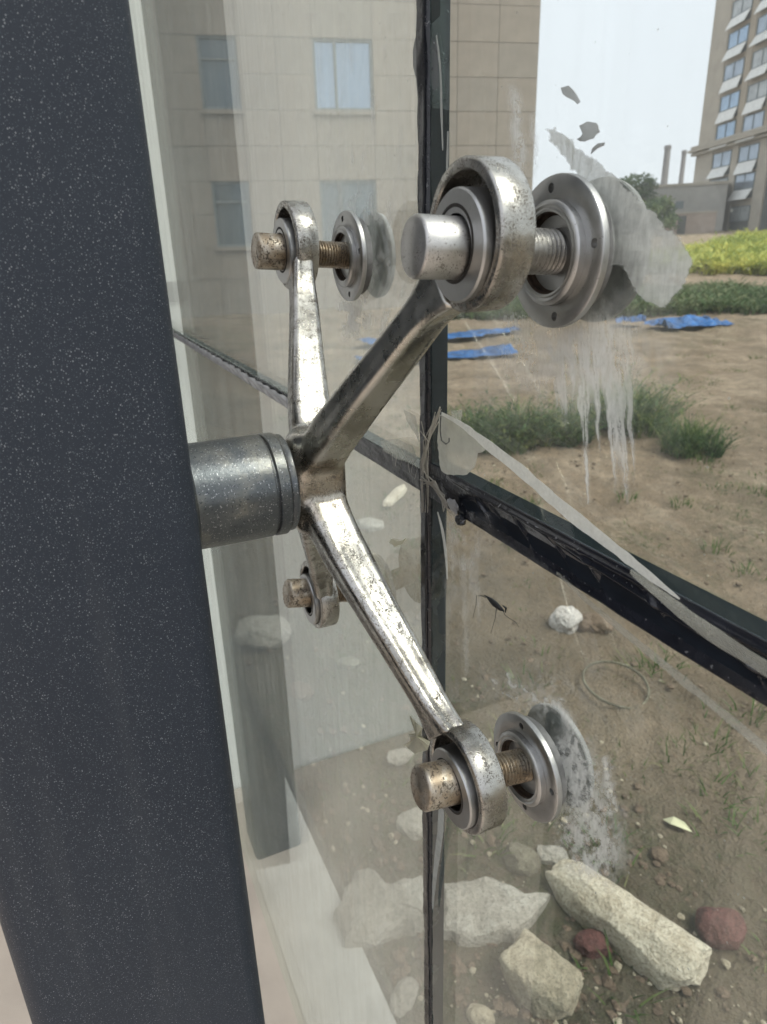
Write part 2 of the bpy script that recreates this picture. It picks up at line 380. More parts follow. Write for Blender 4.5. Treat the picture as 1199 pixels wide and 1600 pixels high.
def sheet(name, pts, y0, mat, parent=None, thick=.0004, **kw):   # thin cut piece of film lying on the glass
    n = len(pts); b = MB()
    f = [(p[0], y0-thick, p[2]) for p in pts]; r = [(p[0], y0, p[2]) for p in pts]
    b.add(f+r, [tuple(range(n)), tuple(range(n, 2*n))[::-1]] + [(i, n+i, n+(i+1) % n, (i+1) % n) for i in range(n)])
    return b.obj(name, mat, parent, **kw)
def ragged(poly, seed, amp=3.0, step=5.0):                 # polygon in photo pixels -> torn outline
    out = []; r = random.Random(seed)
    for (a, b) in zip(poly, poly[1:]+poly[:1]):
        L = math.hypot(b[0]-a[0], b[1]-a[1]); n = max(1, int(L/step))
        for k in range(n):
            t = k/n; out.append((a[0]+(b[0]-a[0])*t+r.uniform(-amp, amp)*.6, a[1]+(b[1]-a[1])*t+r.uniform(-amp, amp)*.6))
    return out
def ribbon(name, path, mat, **kw):                          # path: (centre point, width vector)
    b = MB(); L = []
    for c, wv in path: L += [tuple(np.array(c)+wv), tuple(np.array(c)-wv)]
    b.add(L, [(2*i, 2*i+1, 2*i+3, 2*i+2) for i in range(len(path)-1)])
    o = b.obj(name, mat, **kw)
    m = o.modifiers.new('thickness', 'SOLIDIFY'); m.thickness = .00012
    return o
mm = .001

# ================================================================== SETTING
# terrain: one polar sheet out to the horizon
def make_ground():
    rs = np.concatenate([[0], np.geomspace(.25, .95, 12), np.geomspace(.97, 8, 330), np.geomspace(8.15, 260, 150)]); th = np.radians(np.concatenate([np.linspace(0, 98, 50), np.linspace(100, 176, 430), np.linspace(178, 360, 92)]))
    Rr, T = np.meshgrid(rs, th, indexing='ij'); X = CAM[0]+Rr*np.cos(T); Y = CAM[1]+Rr*np.sin(T)
    Z = terr(X, Y)
    k = np.clip(Rr/1.2, 0, 1)
    Z = Z + k*((fbm(X*3, Y*3, 3)-.5)*.055 + (fbm(X*13, Y*13, 9, 4)-.5)*.035 + np.clip(fbm(X*38, Y*38, 19, 2)-.55, 0, 1)*.030*np.clip(6-Rr, 0, 1) + np.clip(Rr/20, 0, 1)*(fbm(X*.7, Y*.7, 5)-.5)*.25 + np.clip((Rr-2.5)/6, 0, 1)*(fbm(X*2.6, Y*2.6, 15, 3)-.5)*.12)
    inside = Y < .2
    Z = np.where(inside, -1.46, Z)
    me = grid_mesh('ground', np.stack([X, Y, Z], -1), M['soil'])
    link('ground', me, kind='structure')
make_ground()
MB().box(-1.34, 4.0, -6.0, .012, -1.5, -1.395).obj('floor', M['floor'], kind='structure')
kp = [(4.0, .016), (4.0, .188), (-1.32, .188), (-1.0, .106), (-1.02, .016)]
MB().loft([[(x, y, z) for x, y in kp] for z in (-1.5, -1.392)]).obj('kerb', M['kerb'], kind='structure')
b = MB().box(-1.55, -1.35, -.69, .055, -1.5, 3.2)
wl = b.obj('white_wall', M['whitewall'], label='white painted end wall where the glass stops, beside the dark column edge', cat='wall')
MB().box(-1.56, -1.36, -6.0, -.693, -1.5, 3.2).obj('added_grey_wall', M['addedwall'], label='unseen dull grey wall, added to darken the mirror image in right glass', cat='wall')  # unseen wall added to dull the reflections in right glass and steel
MB().box(-1.352, -1.345, -.02, .056, .040, .085).obj('groove_strip', M['groove'], wl)

# ------------------------------------------------------------------ cladded building
def make_building():
    O = (-16.989, 7.5275, 0); rz = math.atan2(.97238, .23338)
    r = thing('clad_building', 'large beige stone clad building with few windows behind the glass', 'building', (O[0], O[1], 0), rz)
    x0, x1, z0, z1 = -14.0, 4.24, -1.5, 12.5
    MB().box(x0, x1-.02, .14, 9, z0, z1).obj('wall', M['jointmortar'], r)
    rows = [-1.5, -.4, .36, 1.10, 1.84, 2.6, 3.36, 4.10, 4.84, 5.6, 6.36, 7.10, 7.84, 8.6, 9.36, 10.1, 10.84, 11.7, 12.5]
    cols = [-14, -12.9, -11.8, -10.7, -9.75, -8.8, -7.9, -7.0, -6.1, -5.05, -4.02, -3.12, -2.25, -1.38, .05, 1.1, 2.15, 3.2, x1]
    wins = {-4.02: (-4.02, -3.12), -1.38: (-1.38, .05), -9.75: (-9.75, -8.8), -7.0: (-7.0, -6.1)}
    wz = [(.36, 1.84), (3.36, 4.84), (6.36, 7.84), (9.36, 10.84)]
    cache = {}
    for i in range(len(cols)-1):
        for j in range(len(rows)-1):
            if cols[i] in wins and any(a <= rows[j] < b_ for a, b_ in wz): continue
            wd, ht = round(cols[i+1]-cols[i], 3), round(rows[j+1]-rows[j], 3)
            k = (wd, ht, (i*7+j*3) % 5 == 0)
            if k not in cache: cache[k] = MB().box(.005, wd-.005, 0, .138, .005, ht-.005).mesh('stone_panel', M['tile2'] if k[2] else M['tile'])
            link('stone_panel', cache[k], r, (cols[i], rng.uniform(-.006, .006), rows[j]))
    for c, (a, d) in wins.items():
        for zi, (p, q) in enumerate(wz):
            f = MB()
            for bx in ((a, d, p, p+.06), (a, d, q-.06, q), (a, a+.06, p+.06, q-.06), (d-.06, d, p+.06, q-.06)):
                f.box(bx[0], bx[1], .03, .13, bx[2], bx[3])
            big = d-a > 1.2
            if big: f.box(a+.50, a+.56, .035, .125, p+.06, q-.06)
            else: f.box(a+.06, d-.06, .035, .125, p+1.0, p+1.05)
            fo = f.obj('window', M['alu'], r)
            gm = M['wglass'] if big and p > 2 else M['wglassd']
            if big:
                MB().box(a+.06, a+.50, .085, .093, p+.06, q-.06).obj('pane', gm, fo); MB().box(a+.56, d-.06, .085, .093, p+.06, q-.06).obj('pane', gm, fo)
            else:
                MB().box(a+.06, d-.06, .085, .093, p+.06, p+1.0).obj('pane', gm, fo); MB().box(a+.06, d-.06, .085, .093, p+1.05, q-.06).obj('pane', gm, fo)
            MB().box(a-.05, d+.05, -.05, .02, p-.09, p-.002).obj('sill', M['tile2'], fo)
make_building()

# ------------------------------------------------------------------ tower with open awning windows
def make_tower():
    t = (.93283, -.36033); rz = math.atan2(t[1], t[0])
    r = thing('apartment_tower', 'tall tan tower with white open awning windows at the right edge', 'tower', (-70.96, 76.86, 0), rz)
    MB().box(-1.6, 30, .5, 16, 0, 48).obj('wall', M['towerwall'], r)
    tops = [4.0, 7.4, 10.3, 13.4, 16.4, 19.6, 22.8, 25.9, 29.0, 32.1, 35.2, 38.3, 41.4]
    wx = [(2.8, 7.0), (8.7, 12.7)]
    for xa, xb in ((-1.6, 2.6), (7.2, 8.5), (12.9, 15.0)):
        MB().box(xa, xb, .38, .5, 0, 10.6).obj('pilaster', M['towerpier'], r)
        MB().box(xa+.1, xb-.1, .43, .5, 11.8, 47).obj('pilaster', M['towerwall'] if xa > 0 else M['towerpier'], r)
    for zz, dp in ((10.62, .5), (11.0, .9), (11.4, .6)):
        MB().box(-2.0-dp*.3, 30, .4-dp, .5, zz, zz+.3).obj('cornice', M['towerpier'], r)
    MB().box(15.4, 22, .3, .5, 1, 10.4).obj('dark_bay', M['towerdark'], r)
    for zi, tz in enumerate(tops):
        for k, (xa, xb) in enumerate(wx + [(17, 21), (23, 27)]):
            if k >= 2 and zi < 3: continue
            f = MB()
            zb = tz-1.65
            for bx in ((xa, xb, zb, zb+.1), (xa, xb, tz-.1, tz), (xa, xa+.1, zb+.1, tz-.1), (xb-.1, xb, zb+.1, tz-.1), ((xa+xb)/2-.05, (xa+xb)/2+.05, zb+.1, tz-.1)):
                f.box(bx[0], bx[1], .40, .6, bx[2], bx[3])
            fo = f.obj('window', M['alu'], r)
            MB().box(xa+.1, xb-.1, .455, .49, zb+.1, tz-.1).obj('pane', rng.choice([M['towerglass'], M['towerglass'], M['wglass'], M['towerglass2']]), fo)
            MB().box(xa+.05, xb-.05, .47, .495, zb-.95, zb-.02).obj('opening', M['towerdark'], fo)
            if zi != 0:
                s = MB().box(0, xb-xa-.2, -.04, .04, -1.25, 0).obj('awning_sash', M['sash'], fo)
                s.location = (xa+.1, .40, zb-.05); s.rotation_euler = (math.radians(-rng.choice([3, 18, 26, 28, 30, 33, 38])), 0, 0)
make_tower()

# ------------------------------------------------------------------ far things
def make_low():
    a = np.array([-67.44, 66.33]); t = np.array([.72, .69]); rz = math.atan2(t[1], t[0])
    r = thing('low_building', 'low grey flat roofed building between the trees and the tower', 'building', (a[0]-6*t[0], a[1]-6*t[1], 0), rz)
    MB().box(0, 14, 0, 8, 0, 6.4).obj('wall', M['lowwall'], r)
    MB().box(-.15, 14.15, -.15, 8.15, 6.4, 6.7).obj('roof_edge', M['towerpier'], r)
    for x in (8.6, 2.0):
        f = MB().box(x, x+.9, -.04, .04, 4.0, 4.8).obj('window', M['alu'], r)
    b2 = thing('boundary_wall', 'low pinkish brick wall in front of the grey flat roofed building', 'wall', (-62.8, 57.6, 0), math.atan2(4.5, 4.5))
    MB().box(0, 9.5, 0, .4, 0, 3.1).obj('wall', M['pinkwall'], b2); MB().box(-.05, 9.55, -.06, .46, 3.1, 3.25).obj('coping', M['towerpier'], b2)
    MB().box(5.8, 6.6, -.03, .05, .2, 2.9).obj('doorway', M['towerdark'], b2)
    for (x, y, zt, rr, lb) in ((-105.5, 106.1, 17.0, .62, 'thicker left one of two tall grey chimneys beyond the low building'), (-103.4, 108.1, 16.0, .45, 'thinner right one of two tall grey chimneys beyond the low building')):
        c = MB().tube([(x, y, 0), (x, y, zt*.6), (x, y, zt)], [rr*1.15, rr, rr*.9], 14).obj('chimney', M['chimney'], label=lb, cat='chimney', group='tall chimneys beyond the low building', smooth=40)
        MB().tube([(x, y, zt-.6), (x, y, zt-.2)], rr*1.08, 14).obj('rim', M['chimney'], c)
make_low()

# ------------------------------------------------------------------ vegetation
def blades(n, cx, cy, rad, h, wd, seed, lean=.6, mat=None, leafy=0, zfun=None, hvar=.5, arcs=3):
    g = np.random.default_rng(seed)
    V = []; F = []; T = []
    rr = rad*np.sqrt(g.random(n)); aa = g.random(n)*2*np.pi
    for i in range(n):
        x, y = cx+rr[i]*math.cos(aa[i]), cy+rr[i]*math.sin(aa[i])
        z = float(terr(x, y))-.01
        hh = h*(1-hvar*g.random())*(1-.45*(rr[i]/rad)**2)
        da = aa[i]+g.normal()*.9; ln = lean*(.3+g.random())*hh*(.4+rr[i]/rad)
        sa = g.random()*2*np.pi; sx, sy = math.cos(sa)*wd/2, math.sin(sa)*wd/2
        tone = float(np.clip(g.normal(.42, .24), 0, 1)); o = len(V)
        for k in range(arcs):
            t = k/(arcs); wq = 1-t*.75
            px, py, pz = x+math.cos(da)*ln*t*t, y+math.sin(da)*ln*t*t, z+hh*t*(1-.15*t)
            V += [(px-sx*wq, py-sy*wq, pz), (px+sx*wq, py+sy*wq, pz)]; T += [tone, tone]
            if k: F.append((o+2*k-2, o+2*k-1, o+2*k+1, o+2*k))
        V.append((x+math.cos(da)*ln, y+math.sin(da)*ln, z+hh*.85)); T.append(tone); F.append((o+2*arcs-2, o+2*arcs-1, o+2*arcs))
        for q in range(leafy):
            t = .25+.75*g.random(); px, py, pz = x+math.cos(da)*ln*t*t, y+math.sin(da)*ln*t*t, z+hh*t*(1-.15*t)
            a2 = g.random()*2*np.pi; L = wd*(2.2+3*g.random()); o2 = len(V); tn = float(np.clip(tone+g.normal()*.2, 0, 1))
            ux, uy, uz = math.cos(a2)*L, math.sin(a2)*L, (g.random()-.25)*L
            vx, vy = -math.sin(a2)*wd*.45, math.cos(a2)*wd*.45
            V += [(px, py, pz), (px+ux*.5+vx, py+uy*.5+vy, pz+uz*.6), (px+ux, py+uy, pz+uz), (px+ux*.5-vx, py+uy*.5-vy, pz+uz*.6)]
            T += [tn]*4; F.append((o2, o2+1, o2+2, o2+3))
    return V, F, T
def tone_mesh(name, V, F, T, mat):
    me = bpy.data.meshes.new(name); me.from_pydata(V, [], F); me.materials.append(mat)
    a = me.attributes.new('tone', 'FLOAT', 'POINT'); a.data.foreach_set('value', np.array(T, np.float32)); return me
def shrub(px, py, rad, h, n, seed, label, leafy=5, wd=.012):
    p = on_ground(px, py); g = np.random.default_rng(seed); V, F, T = [], [], []
    for c in range(9):
        a_ = g.random()*2*np.pi; q = rad*.75*math.sqrt(g.random()); k = .45+.75*g.random(); tn = g.normal()*.22
        v, f, t = blades(int(n/9*k), p[0]+q*math.cos(a_), p[1]+q*math.sin(a_), rad*.42*k, h*(.5+.6*g.random()), wd*(.8+.6*g.random()), seed*50+c, .9, leafy=leafy, hvar=.7); o = len(V)
        V += v; F += [tuple(i+o for i in u) for u in f]; T += [min(1, max(0, x+tn)) for x in t]
    link('shrub', tone_mesh('shrub', V, F, T, M['leaf']), label=label, cat='shrub', group='wild shrubs on the bare soil')
shrub(752, 694, .27, .60, 620, 1, 'thin yellowish green weed clump next to the vertical joint')
shrub(812, 698, .27, .54, 800, 2, 'dark green bushy clump between the yellowish clump and the white drips')
shrub(885, 688, .26, .58, 700, 3, 'dark shrub mostly hidden behind the white drips on the glass')
shrub(985, 672, .36, .72, 1000, 4, 'tall dark green shrub just right of the white drips')
shrub(1082, 704, .26, .50, 1000, 5, 'small rounded grassy shrub rightmost on the bare soil', 3, .009)
def stuff_blades(name, spots, h, wd, mat, seed, rad, n, leafy=0, lean=.6):
    V, F, T = [], [], []
    for i, (x, y) in enumerate(spots):
        v, f, t = blades(n, x, y, rad, h, wd, seed+i, lean, leafy=leafy); o = len(V)
        V += v; F += [tuple(k+o for k in q) for q in f]; T += t
    link(name, tone_mesh(name, V, F, T, mat), kind='stuff')
# low weeds scattered over the soil (nobody could count them)
sp = []
for (px, py) in [(1130, 1310), (1185, 1312), (1165, 1230), (1110, 1170), (1060, 1190), (950, 1330), (1180, 1120), (1100, 720), (1190, 770), (1110, 560), (1180, 560),
                 (1060, 790), (1170, 900), (1120, 860), (770, 760), (830, 790), (980, 780), (1140, 640), (960, 1540), (950, 1430), (1120, 1250), (1199, 1270), (800, 1160), (760, 1320), (600, 900), (560, 930), (640, 860), (1040, 1050), (1000, 1040), (830, 1075)]:
    p = on_ground(px, py); sp.append((p[0], p[1]))
stuff_blades('weeds', sp, .12, .007, M['grass'], 100, .08, 30, 0, .8)
sp = []
for i in range(330):
    d = 1.4+13*rng.random()**1.3; a = math.radians(rng.uniform(108, 165)); sp.append((CAM[0]+d*math.cos(a), CAM[1]+d*math.sin(a)))
sp = [q for q in sp if q[1] > .35]
stuff_blades('sparse_grass', sp, .06, .007, M['grass'], 400, .13, 20, 0, 1.0)
def strip_of(name, pA, pB, depth, n, h, wd, mat, seed, leafy):
    a, b_ = on_ground(*pA)[:2], on_ground(*pB)[:2]; g = np.random.default_rng(seed); V, F, T = [], [], []
    out = np.array([-(b_-a)[1], (b_-a)[0]]); out /= np.linalg.norm(out)
    if out @ (a-CAM[:2]) < 0: out = -out
    for i in range(n):
        q = a + (b_-a)*g.random() + out*depth*g.random()
        v, f, t = blades(8, q[0], q[1], wd*6, h*(.6+.8*vnoise(q[0]*.7, q[1]*.7, seed)), wd, seed+i, .6, leafy=leafy, arcs=2); o = len(V)
        sh = (vnoise(q[0]*.35, q[1]*.35, 3)-.5)*.9
        V += v; F += [tuple(k+o for k in u) for u in f]; T += [min(1, max(0, x+sh)) for x in t]
    link(name, tone_mesh(name, V, F, T, mat), kind='stuff')
strip_of('green_verge', (700, 500), (1320, 486), 6.5, 1600, .36, .05, M['strip'], 900, 3)
strip_of('weed_field', (960, 428), (1420, 428), 28, 3400, .85, .10, M['field'], 2000, 3)
def tree(px, py, D, h, rad, seed, label, tones=M['treeleaf']):
    d = ray(px, py); k = D/math.hypot(d[0], d[1]); p = CAM+d*k; x, y = p[0], p[1]; z = float(terr(x, y)); g = np.random.default_rng(seed)
    r = thing('tree', label, 'tree', (x, y, z), 0, 'trees beside the low grey building')
    tr = MB().tube([(0, 0, -.2), (.05, .05, h*.35), (.1, 0, h*.7)], [.16, .12, .05], 8)
    for q in range(5):
        a = q*1.3; tr.tube([(.06, .03, h*.35), (math.cos(a)*rad*.5, math.sin(a)*rad*.5, h*.6), (math.cos(a)*rad*.7, math.sin(a)*rad*.7, h*.8)], [.07, .04, .02], 5)
    tr.obj('trunk', M['bark'], r)
    V, F, T = [], [], []
    for c in range(46):
        a = g.random()*2*np.pi; rr = rad*math.sqrt(g.random())*.85; cz = h*(.28+.62*g.random()); rr *= math.sqrt(max(.1, 1-((cz/h-.5)/.6)**2))
        cx, cy = rr*math.cos(a), rr*math.sin(a); tn = np.clip(.5+g.normal()*.22, 0, 1); cr = rad*(.2+.16*g.random())
        for l in range(70):
            v = g.normal(size=3); v = v/np.linalg.norm(v)*cr*(.5+.6*g.random()); s = .14+.1*g.random()
            u = g.normal(size=3); u /= np.linalg.norm(u); w2 = np.cross(u, g.normal(size=3)); w2 /= np.linalg.norm(w2)
            c0 = np.array([cx, cy, cz])+v*np.array([1, 1, .8]); o = len(V)
            V += [tuple(c0-u*s), tuple(c0+w2*s*.5), tuple(c0+u*s), tuple(c0-w2*s*.5)]; T += [float(np.clip(tn+g.normal()*.1, 0, 1))]*4; F.append((o, o+1, o+2, o+3))
    link('crown', tone_mesh('crown', V, F, T, M['treeleaf']), r)
tree(1022, 330, 82, 3.5, 2.6, 31, 'dark rounded tree nearest to the low grey wall')
tree(990, 318, 90, 6.4, 3.0, 32, 'taller pale green tree left of the dark rounded tree')
tree(950, 322, 86, 5.2, 2.8, 33, 'bushy tree mostly hidden behind the grey film on the glass')

# ------------------------------------------------------------------ tarpaulins
def tarp(pa, pb, wid, label, seed, hgt=.10):
    a, c = on_ground(*pa), on_ground(*pb); d = c[:2]-a[:2]; L = np.linalg.norm(d); d /= L; o = np.array([-d[1], d[0]])
    u, v = np.meshgrid(np.linspace(0, 1, 60), np.linspace(-.5, .5, 22), indexing='ij')
    edge = .35+1.1*fbm(u*7, v*0+3, seed); X0 = (fbm(u*4, v*0+9, seed)-.5)*wid*1.2
    X = a[0]+d[0]*u*L+o[0]*(v*wid*edge+X0); Y = a[1]+d[1]*u*L+o[1]*(v*wid*edge+X0)
    Z = terr(X, Y)+.04+hgt*np.abs(fbm(u*L*2.2, v*wid*3, seed+5)-.45)*2.6*(1-np.abs(v*1.9)**3)+.03
    link('tarpaulin', grid_mesh('tarpaulin', np.stack([X, Y, Z], -1), M['tarp']), label=label, cat='tarpaulin', group='blue tarpaulins lying on the bare soil')
tarp((1022, 516), (1122, 508), .9, 'crumpled blue tarpaulin heap at the right, bright blue, on bare soil', 1, .22)
tarp((962, 507), (1008, 507), .5, 'small blue tarpaulin scrap left of the crumpled heap', 2, .1)
tarp((560, 572), (798, 556), .62, 'long flat blue tarpaulin nearest to the shrubs, seen behind the upright arm', 3, .12)
tarp((580, 545), (802, 520), .62, 'pale blue tarpaulin strip behind the long flat one', 4, .12)

# ------------------------------------------------------------------ stones
def rock_mesh(name, dims, seed, mat, p=4.5, rough=.10, taper=0., sub=4, bend=0., chips=16, deep=.70):
    bmx = bmesh.new(); bmesh.ops.create_icosphere(bmx, subdivisions=sub, radius=1); g = np.random.default_rng(seed)
    V = np.array([v.co for v in bmx.verts]); r = 1/(np.sum(np.abs(V)**p, 1)**(1/p)); V = V*r[:, None]
    for k in range(chips):                                   # chipped corners
        n = g.normal(size=3); n /= np.linalg.norm(n); off = deep+.2*g.random()+.33*(np.abs(n).sum()-1); dd = V@n-off
        V = V-np.clip(dd, 0, 9)[:, None]*n[None]*.92
    q = (fbm(V[:, 0]*2.2+V[:, 2]*1.3, V[:, 1]*2.2-V[:, 2]*1.7, seed, 4)-.5)
    q2 = (fbm(V[:, 0]*8+V[:, 2]*5, V[:, 1]*8-V[:, 2]*6, seed+9, 4)-.5)*1.8
    V = V*(1+rough*2*q+rough*.5*q2)[:, None]
    V[:, 1:] *= (1+taper*V[:, :1]); V[:, 1] += bend*V[:, 0]**2
    V = V*np.array(dims)/2
    for v, c in zip(bmx.verts, V): v.co = c
    me = bpy.data.meshes.new(name); bmx.to_mesh(me); bmx.free(); me.materials.append(mat); me.shade_smooth(); me.set_sharp_from_angle(angle=math.radians(24)); return me
def rock(px, py, dims, rz, seed, mat, label, sink=.2, cat='stone', tilt=(0, 0), **kw):
    p = on_ground(px, py); o = link('stone', rock_mesh('stone', dims, seed, M[mat], **kw), None, (p[0], p[1], -1.4+dims[2]*(.5-sink)), label, cat, 'loose stones lying on the soil')
    o.rotation_euler = (math.radians(tilt[0]), math.radians(tilt[1]), rz); return o
a, c = on_ground(888, 1400), on_ground(1068, 1535)
ang = math.atan2(c[1]-a[1], c[0]-a[0])
o = rock(966, 1456, (.375, .118, .12), ang, 11, 'limestone', 'long blocky cream stone lying across two red stones', .12, p=10, rough=.07, taper=.10, sub=5, chips=9, deep=.80)
rock(846, 1548, (.155, .13, .115), .35, 12, 'limestone2', 'squarish buff stone in front of the long cream stone', .15, p=8, rough=.09, sub=5, chips=10, deep=.76)
def slab(poly, h, seed, mat, label):
    P = np.array([on_ground(a_, q)[:2] for a_, q in ragged(poly, seed, 6, 14)]); c = P.mean(0); P = (P-c); n = len(P)
    rings = []
    for k, z in ((1.02, -.02), (1.0, h*.5), (.97, h*.86), (.90, h), (.7, h*1.04), (.45, h*1.05), (.2, h*1.06)):
        Q = P*k; zz = z+(fbm(Q[:, 0]*14+seed, Q[:, 1]*14, seed)-.5)*h*.9*(k < .99)+(fbm(Q[:, 0]*40, Q[:, 1]*40+seed, seed+3)-.5)*h*.35*(k < .99)
        j = (fbm(np.arange(n)*.37+z*30, np.full(n, seed*1.3), 7)-.5)*.02*(k > .8)
        rings.append([(q[0]*(1+jj/.1), q[1]*(1+jj/.1), float(zq)) for q, jj, zq in zip(Q, j, np.broadcast_to(zz, n))])
    o_ = MB().loft(rings).obj('stone', M[mat], smooth=22, label=label, cat='stone', group='loose stones lying on the soil'); o_.location = (c[0], c[1], -1.4)
slab([(692, 1402), (725, 1392), (770, 1390), (812, 1408), (856, 1412), (838, 1440), (802, 1476), (720, 1482), (690, 1472)], .05, 13, 'slab', 'flat grey stone slab just right of the vertical joint')
slab([(524, 1440), (556, 1378), (576, 1376), (600, 1400), (668, 1388), (694, 1400), (676, 1452), (620, 1468), (590, 1488), (540, 1490)], .055, 14, 'slab', 'broad grey stone slab just left of the vertical joint')
rock(816, 1352, (.10, .08, .06), .3, 15, 'darkstone', 'small olive stone behind the end of the long cream stone', .2)
rock(862, 1345, (.09, .06, .05), .9, 16, 'slab', 'pale chip wedged between olive stone and long cream stone', .2)
rock(926, 1487, (.085, .06, .055), 1.1, 17, 'redstone', 'small red stone tucked under the left side of the cream stone', .15, p=3)
rock(1124, 1462, (.105, .085, .08), .8, 18, 'redstone', 'larger red stone beyond the right end of the cream stone', .2, p=3)
rock(884, 982, (.135, .11, .11), .3, 19, 'whitestone', 'knobbly white stone on the soil below the black joint', .15, p=3, rough=.2)
rock(926, 984, (.16, .12, .09), .9, 20, 'clod', 'brown clod right beside the knobbly white stone', .25, p=2.6, rough=.2)
rock(408, 1000, (.24, .18, .12), .9, 21, 'slab', 'big pale boulder behind left glass, partly in the dark reflection', .2, p=3, rough=.15)
rock(632, 1560, (.085, .05, .04), 2.2, 22, 'slab', 'pale lens shaped pebble left of the vertical joint near the kerb', .3, p=2.5)
rock(752, 1592, (.06, .04, .035), .7, 23, 'limestone2', 'white pebble at the bottom edge right of the joint', .3, p=3)
rock(626, 1190, (.12, .05, .05), 2.0, 24, 'slab', 'upright pale shard behind the lower rod end', .1, p=3, tilt=(0, 25))
rock(648, 1290, (.10, .09, .05), 2.0, 25, 'slab', 'flat pale stone behind the vertical joint below the lower rod', .3, p=3)
rock(580, 826, (.20, .13, .08), .4, 26, 'slab', 'greyish stone left of the crossing behind the glass', .3, p=3)
rock(618, 778, (.42, .09, .06), 2.4, 27, 'limestone', 'long thin pale stone behind left glass level with crossing', .3, p=3)
rock(470, 1085, (.11, .08, .05), .4, 28, 'clod', 'flat brownish stone beside the dark reflected strip', .3, p=3)
rock(545, 1040, (.09, .06, .045), 1.4, 29, 'darkstone', 'small olive stone in the middle of the left lower pane', .3, p=3)
rock(1030, 1342, (.05, .045, .03), .4, 30, 'clod', 'dark clod on the soil above the long cream stone', .1, p=3)
# pebbles and crumbs
def pebbles(name, count, mat, smax, seed):
    V, F = [], []; r = random.Random(seed)
    bmx = bmesh.new(); bmesh.ops.create_icosphere(bmx, subdivisions=1, radius=1); bv = np.array([v.co for v in bmx.verts]); bf = [tuple(v.index for v in f.verts) for f in bmx.faces]; bmx.free()
    n = 0
    while n < count:
        d = 1.0+6*r.random()**2; a_ = math.radians(r.uniform(105, 172)); x, y = CAM[0]+d*math.cos(a_), CAM[1]+d*math.sin(a_)
        if y < .22 or vnoise(x*4, y*4, 90) < r.random()*.8: continue
        q = .002+smax*r.random()**4; z = float(terr(x, y)); v = bv*(1+NR.normal(size=(len(bv), 1))*.2)*np.array([q, q*.8, q*.55])+np.array([x, y, z+q*.2+.006]); o = len(V)
        V += v.tolist(); F += [tuple(k+o for k in f) for f in bf]; n += 1
    me = bpy.data.meshes.new(name); me.from_pydata(V, [], F); me.materials.append(M[mat]); link(name, me, kind='stuff')
pebbles('pebbles', 1700, 'limestone2', .011, 3); pebbles('soil_crumbs', 4200, 'clod', .017, 4)
p = on_ground(960, 1085)
hp = [(p[0]+.115*math.cos(t), p[1]+.115*math.sin(t), -1.385+.05*math.sin(t*.5)) for t in np.linspace(0, math.pi*2, 40)]
MB().tube(hp, .005, 6, False).obj('wire_hoop', M['darkstone'], label='thin half buried wire hoop on the soil above the lower disc', cat='hoop', smooth=60)
p = on_ground(1055, 1300)
lf = [(p[0]+x*.06*math.cos(.5)-y_*.05*math.sin(.5), p[1]+x*.06*math.sin(.5)+y_*.05*math.cos(.5), -1.375+zz) for x, y_, zz in ((-.6, 0, 0), (-.2, .35, .01), (.3, .3, .008), (.7, 0, .0), (.3, -.3, .012), (-.2, -.35, .012))]
lo_ = MB().add(lf, [(0, 1, 2, 3, 4, 5)]).obj('fallen_leaf', M['dryleaf'], label='pale yellow fallen leaf on the soil right of lower disc', cat='leaf')
lo_.modifiers.new('thickness', 'SOLIDIFY').thickness = .0008

# ================================================================== STEEL COLUMNS
def column_mesh():
    r = 12; x0, x1, y0, y1 = -60, 60, -283, -156; ring = []
    for (cx, cy, a0) in ((x1-r, y1-r, 0), (x0+r, y1-r, 90), (x0+r, y0+r, 180), (x1-r, y0+r, 270)):
        for k in range(7):
            a_ = math.radians(a0+15*k); ring.append((cx+r*math.cos(a_), cy+r*math.sin(a_)))
    return MB().loft([[(x*mm, y*mm, z) for x, y in ring] for z in (-1.395, 2.6)]).mesh('steel_column', M['column'], 40)
cm = column_mesh()
link('steel_column', cm, label='charcoal glitter painted steel column filling the left foreground', cat='column')
link('steel_column', cm, None, (-1.11, .128, 0), 'far dark steel column by the white end wall, mirrored in the left glass', 'column')

# ================================================================== SPIDER FITTING
Z0 = .0095
sp_ = thing('spider_fitting', 'four armed polished steel spider bracket projecting from the dark column', 'bracket', (0, -.156, Z0))
OFF = Vector((0, -.156, Z0))
def L(v): return (v[0]-OFF[0], v[1]-OFF[1], v[2]-OFF[2])
zc = .002                                                 # tube sits a little above the hub centre
tb = MB().lathe([(y*mm+.156, r*mm) for y, r in ((-158, 0), (-158, 29.6), (-110.5, 29.6), (-110, 29.2), (-109.9, 27.8), (-108.6, 27.8), (-108.6, 29.2), (-108, 29.8), (-102.5, 29.8), (-101.5, 29.0), (-101.5, 0))], 96, (0, zc)).obj('connector_tube', M['tube'], sp_, 35)
MB().lathe([(y*mm+.156, r*mm) for y, r in ((-101.5, 27.5), (-100, 28.2), (-98, 28.2), (-97, 27), (-96.4, 24), (-96, 0))], 96, (0, zc)).obj('end_collar', M['tube'], tb, 35)
MB().lathe([(y*mm+.156, r*mm) for y, r in ((-158, 38), (-156.5, 38), (-154.5, 34), (-152.5, 30.5), (-152, 29))], 64, (0, zc)).obj('weld_bead', M['tube'], tb, 60)
hb = []
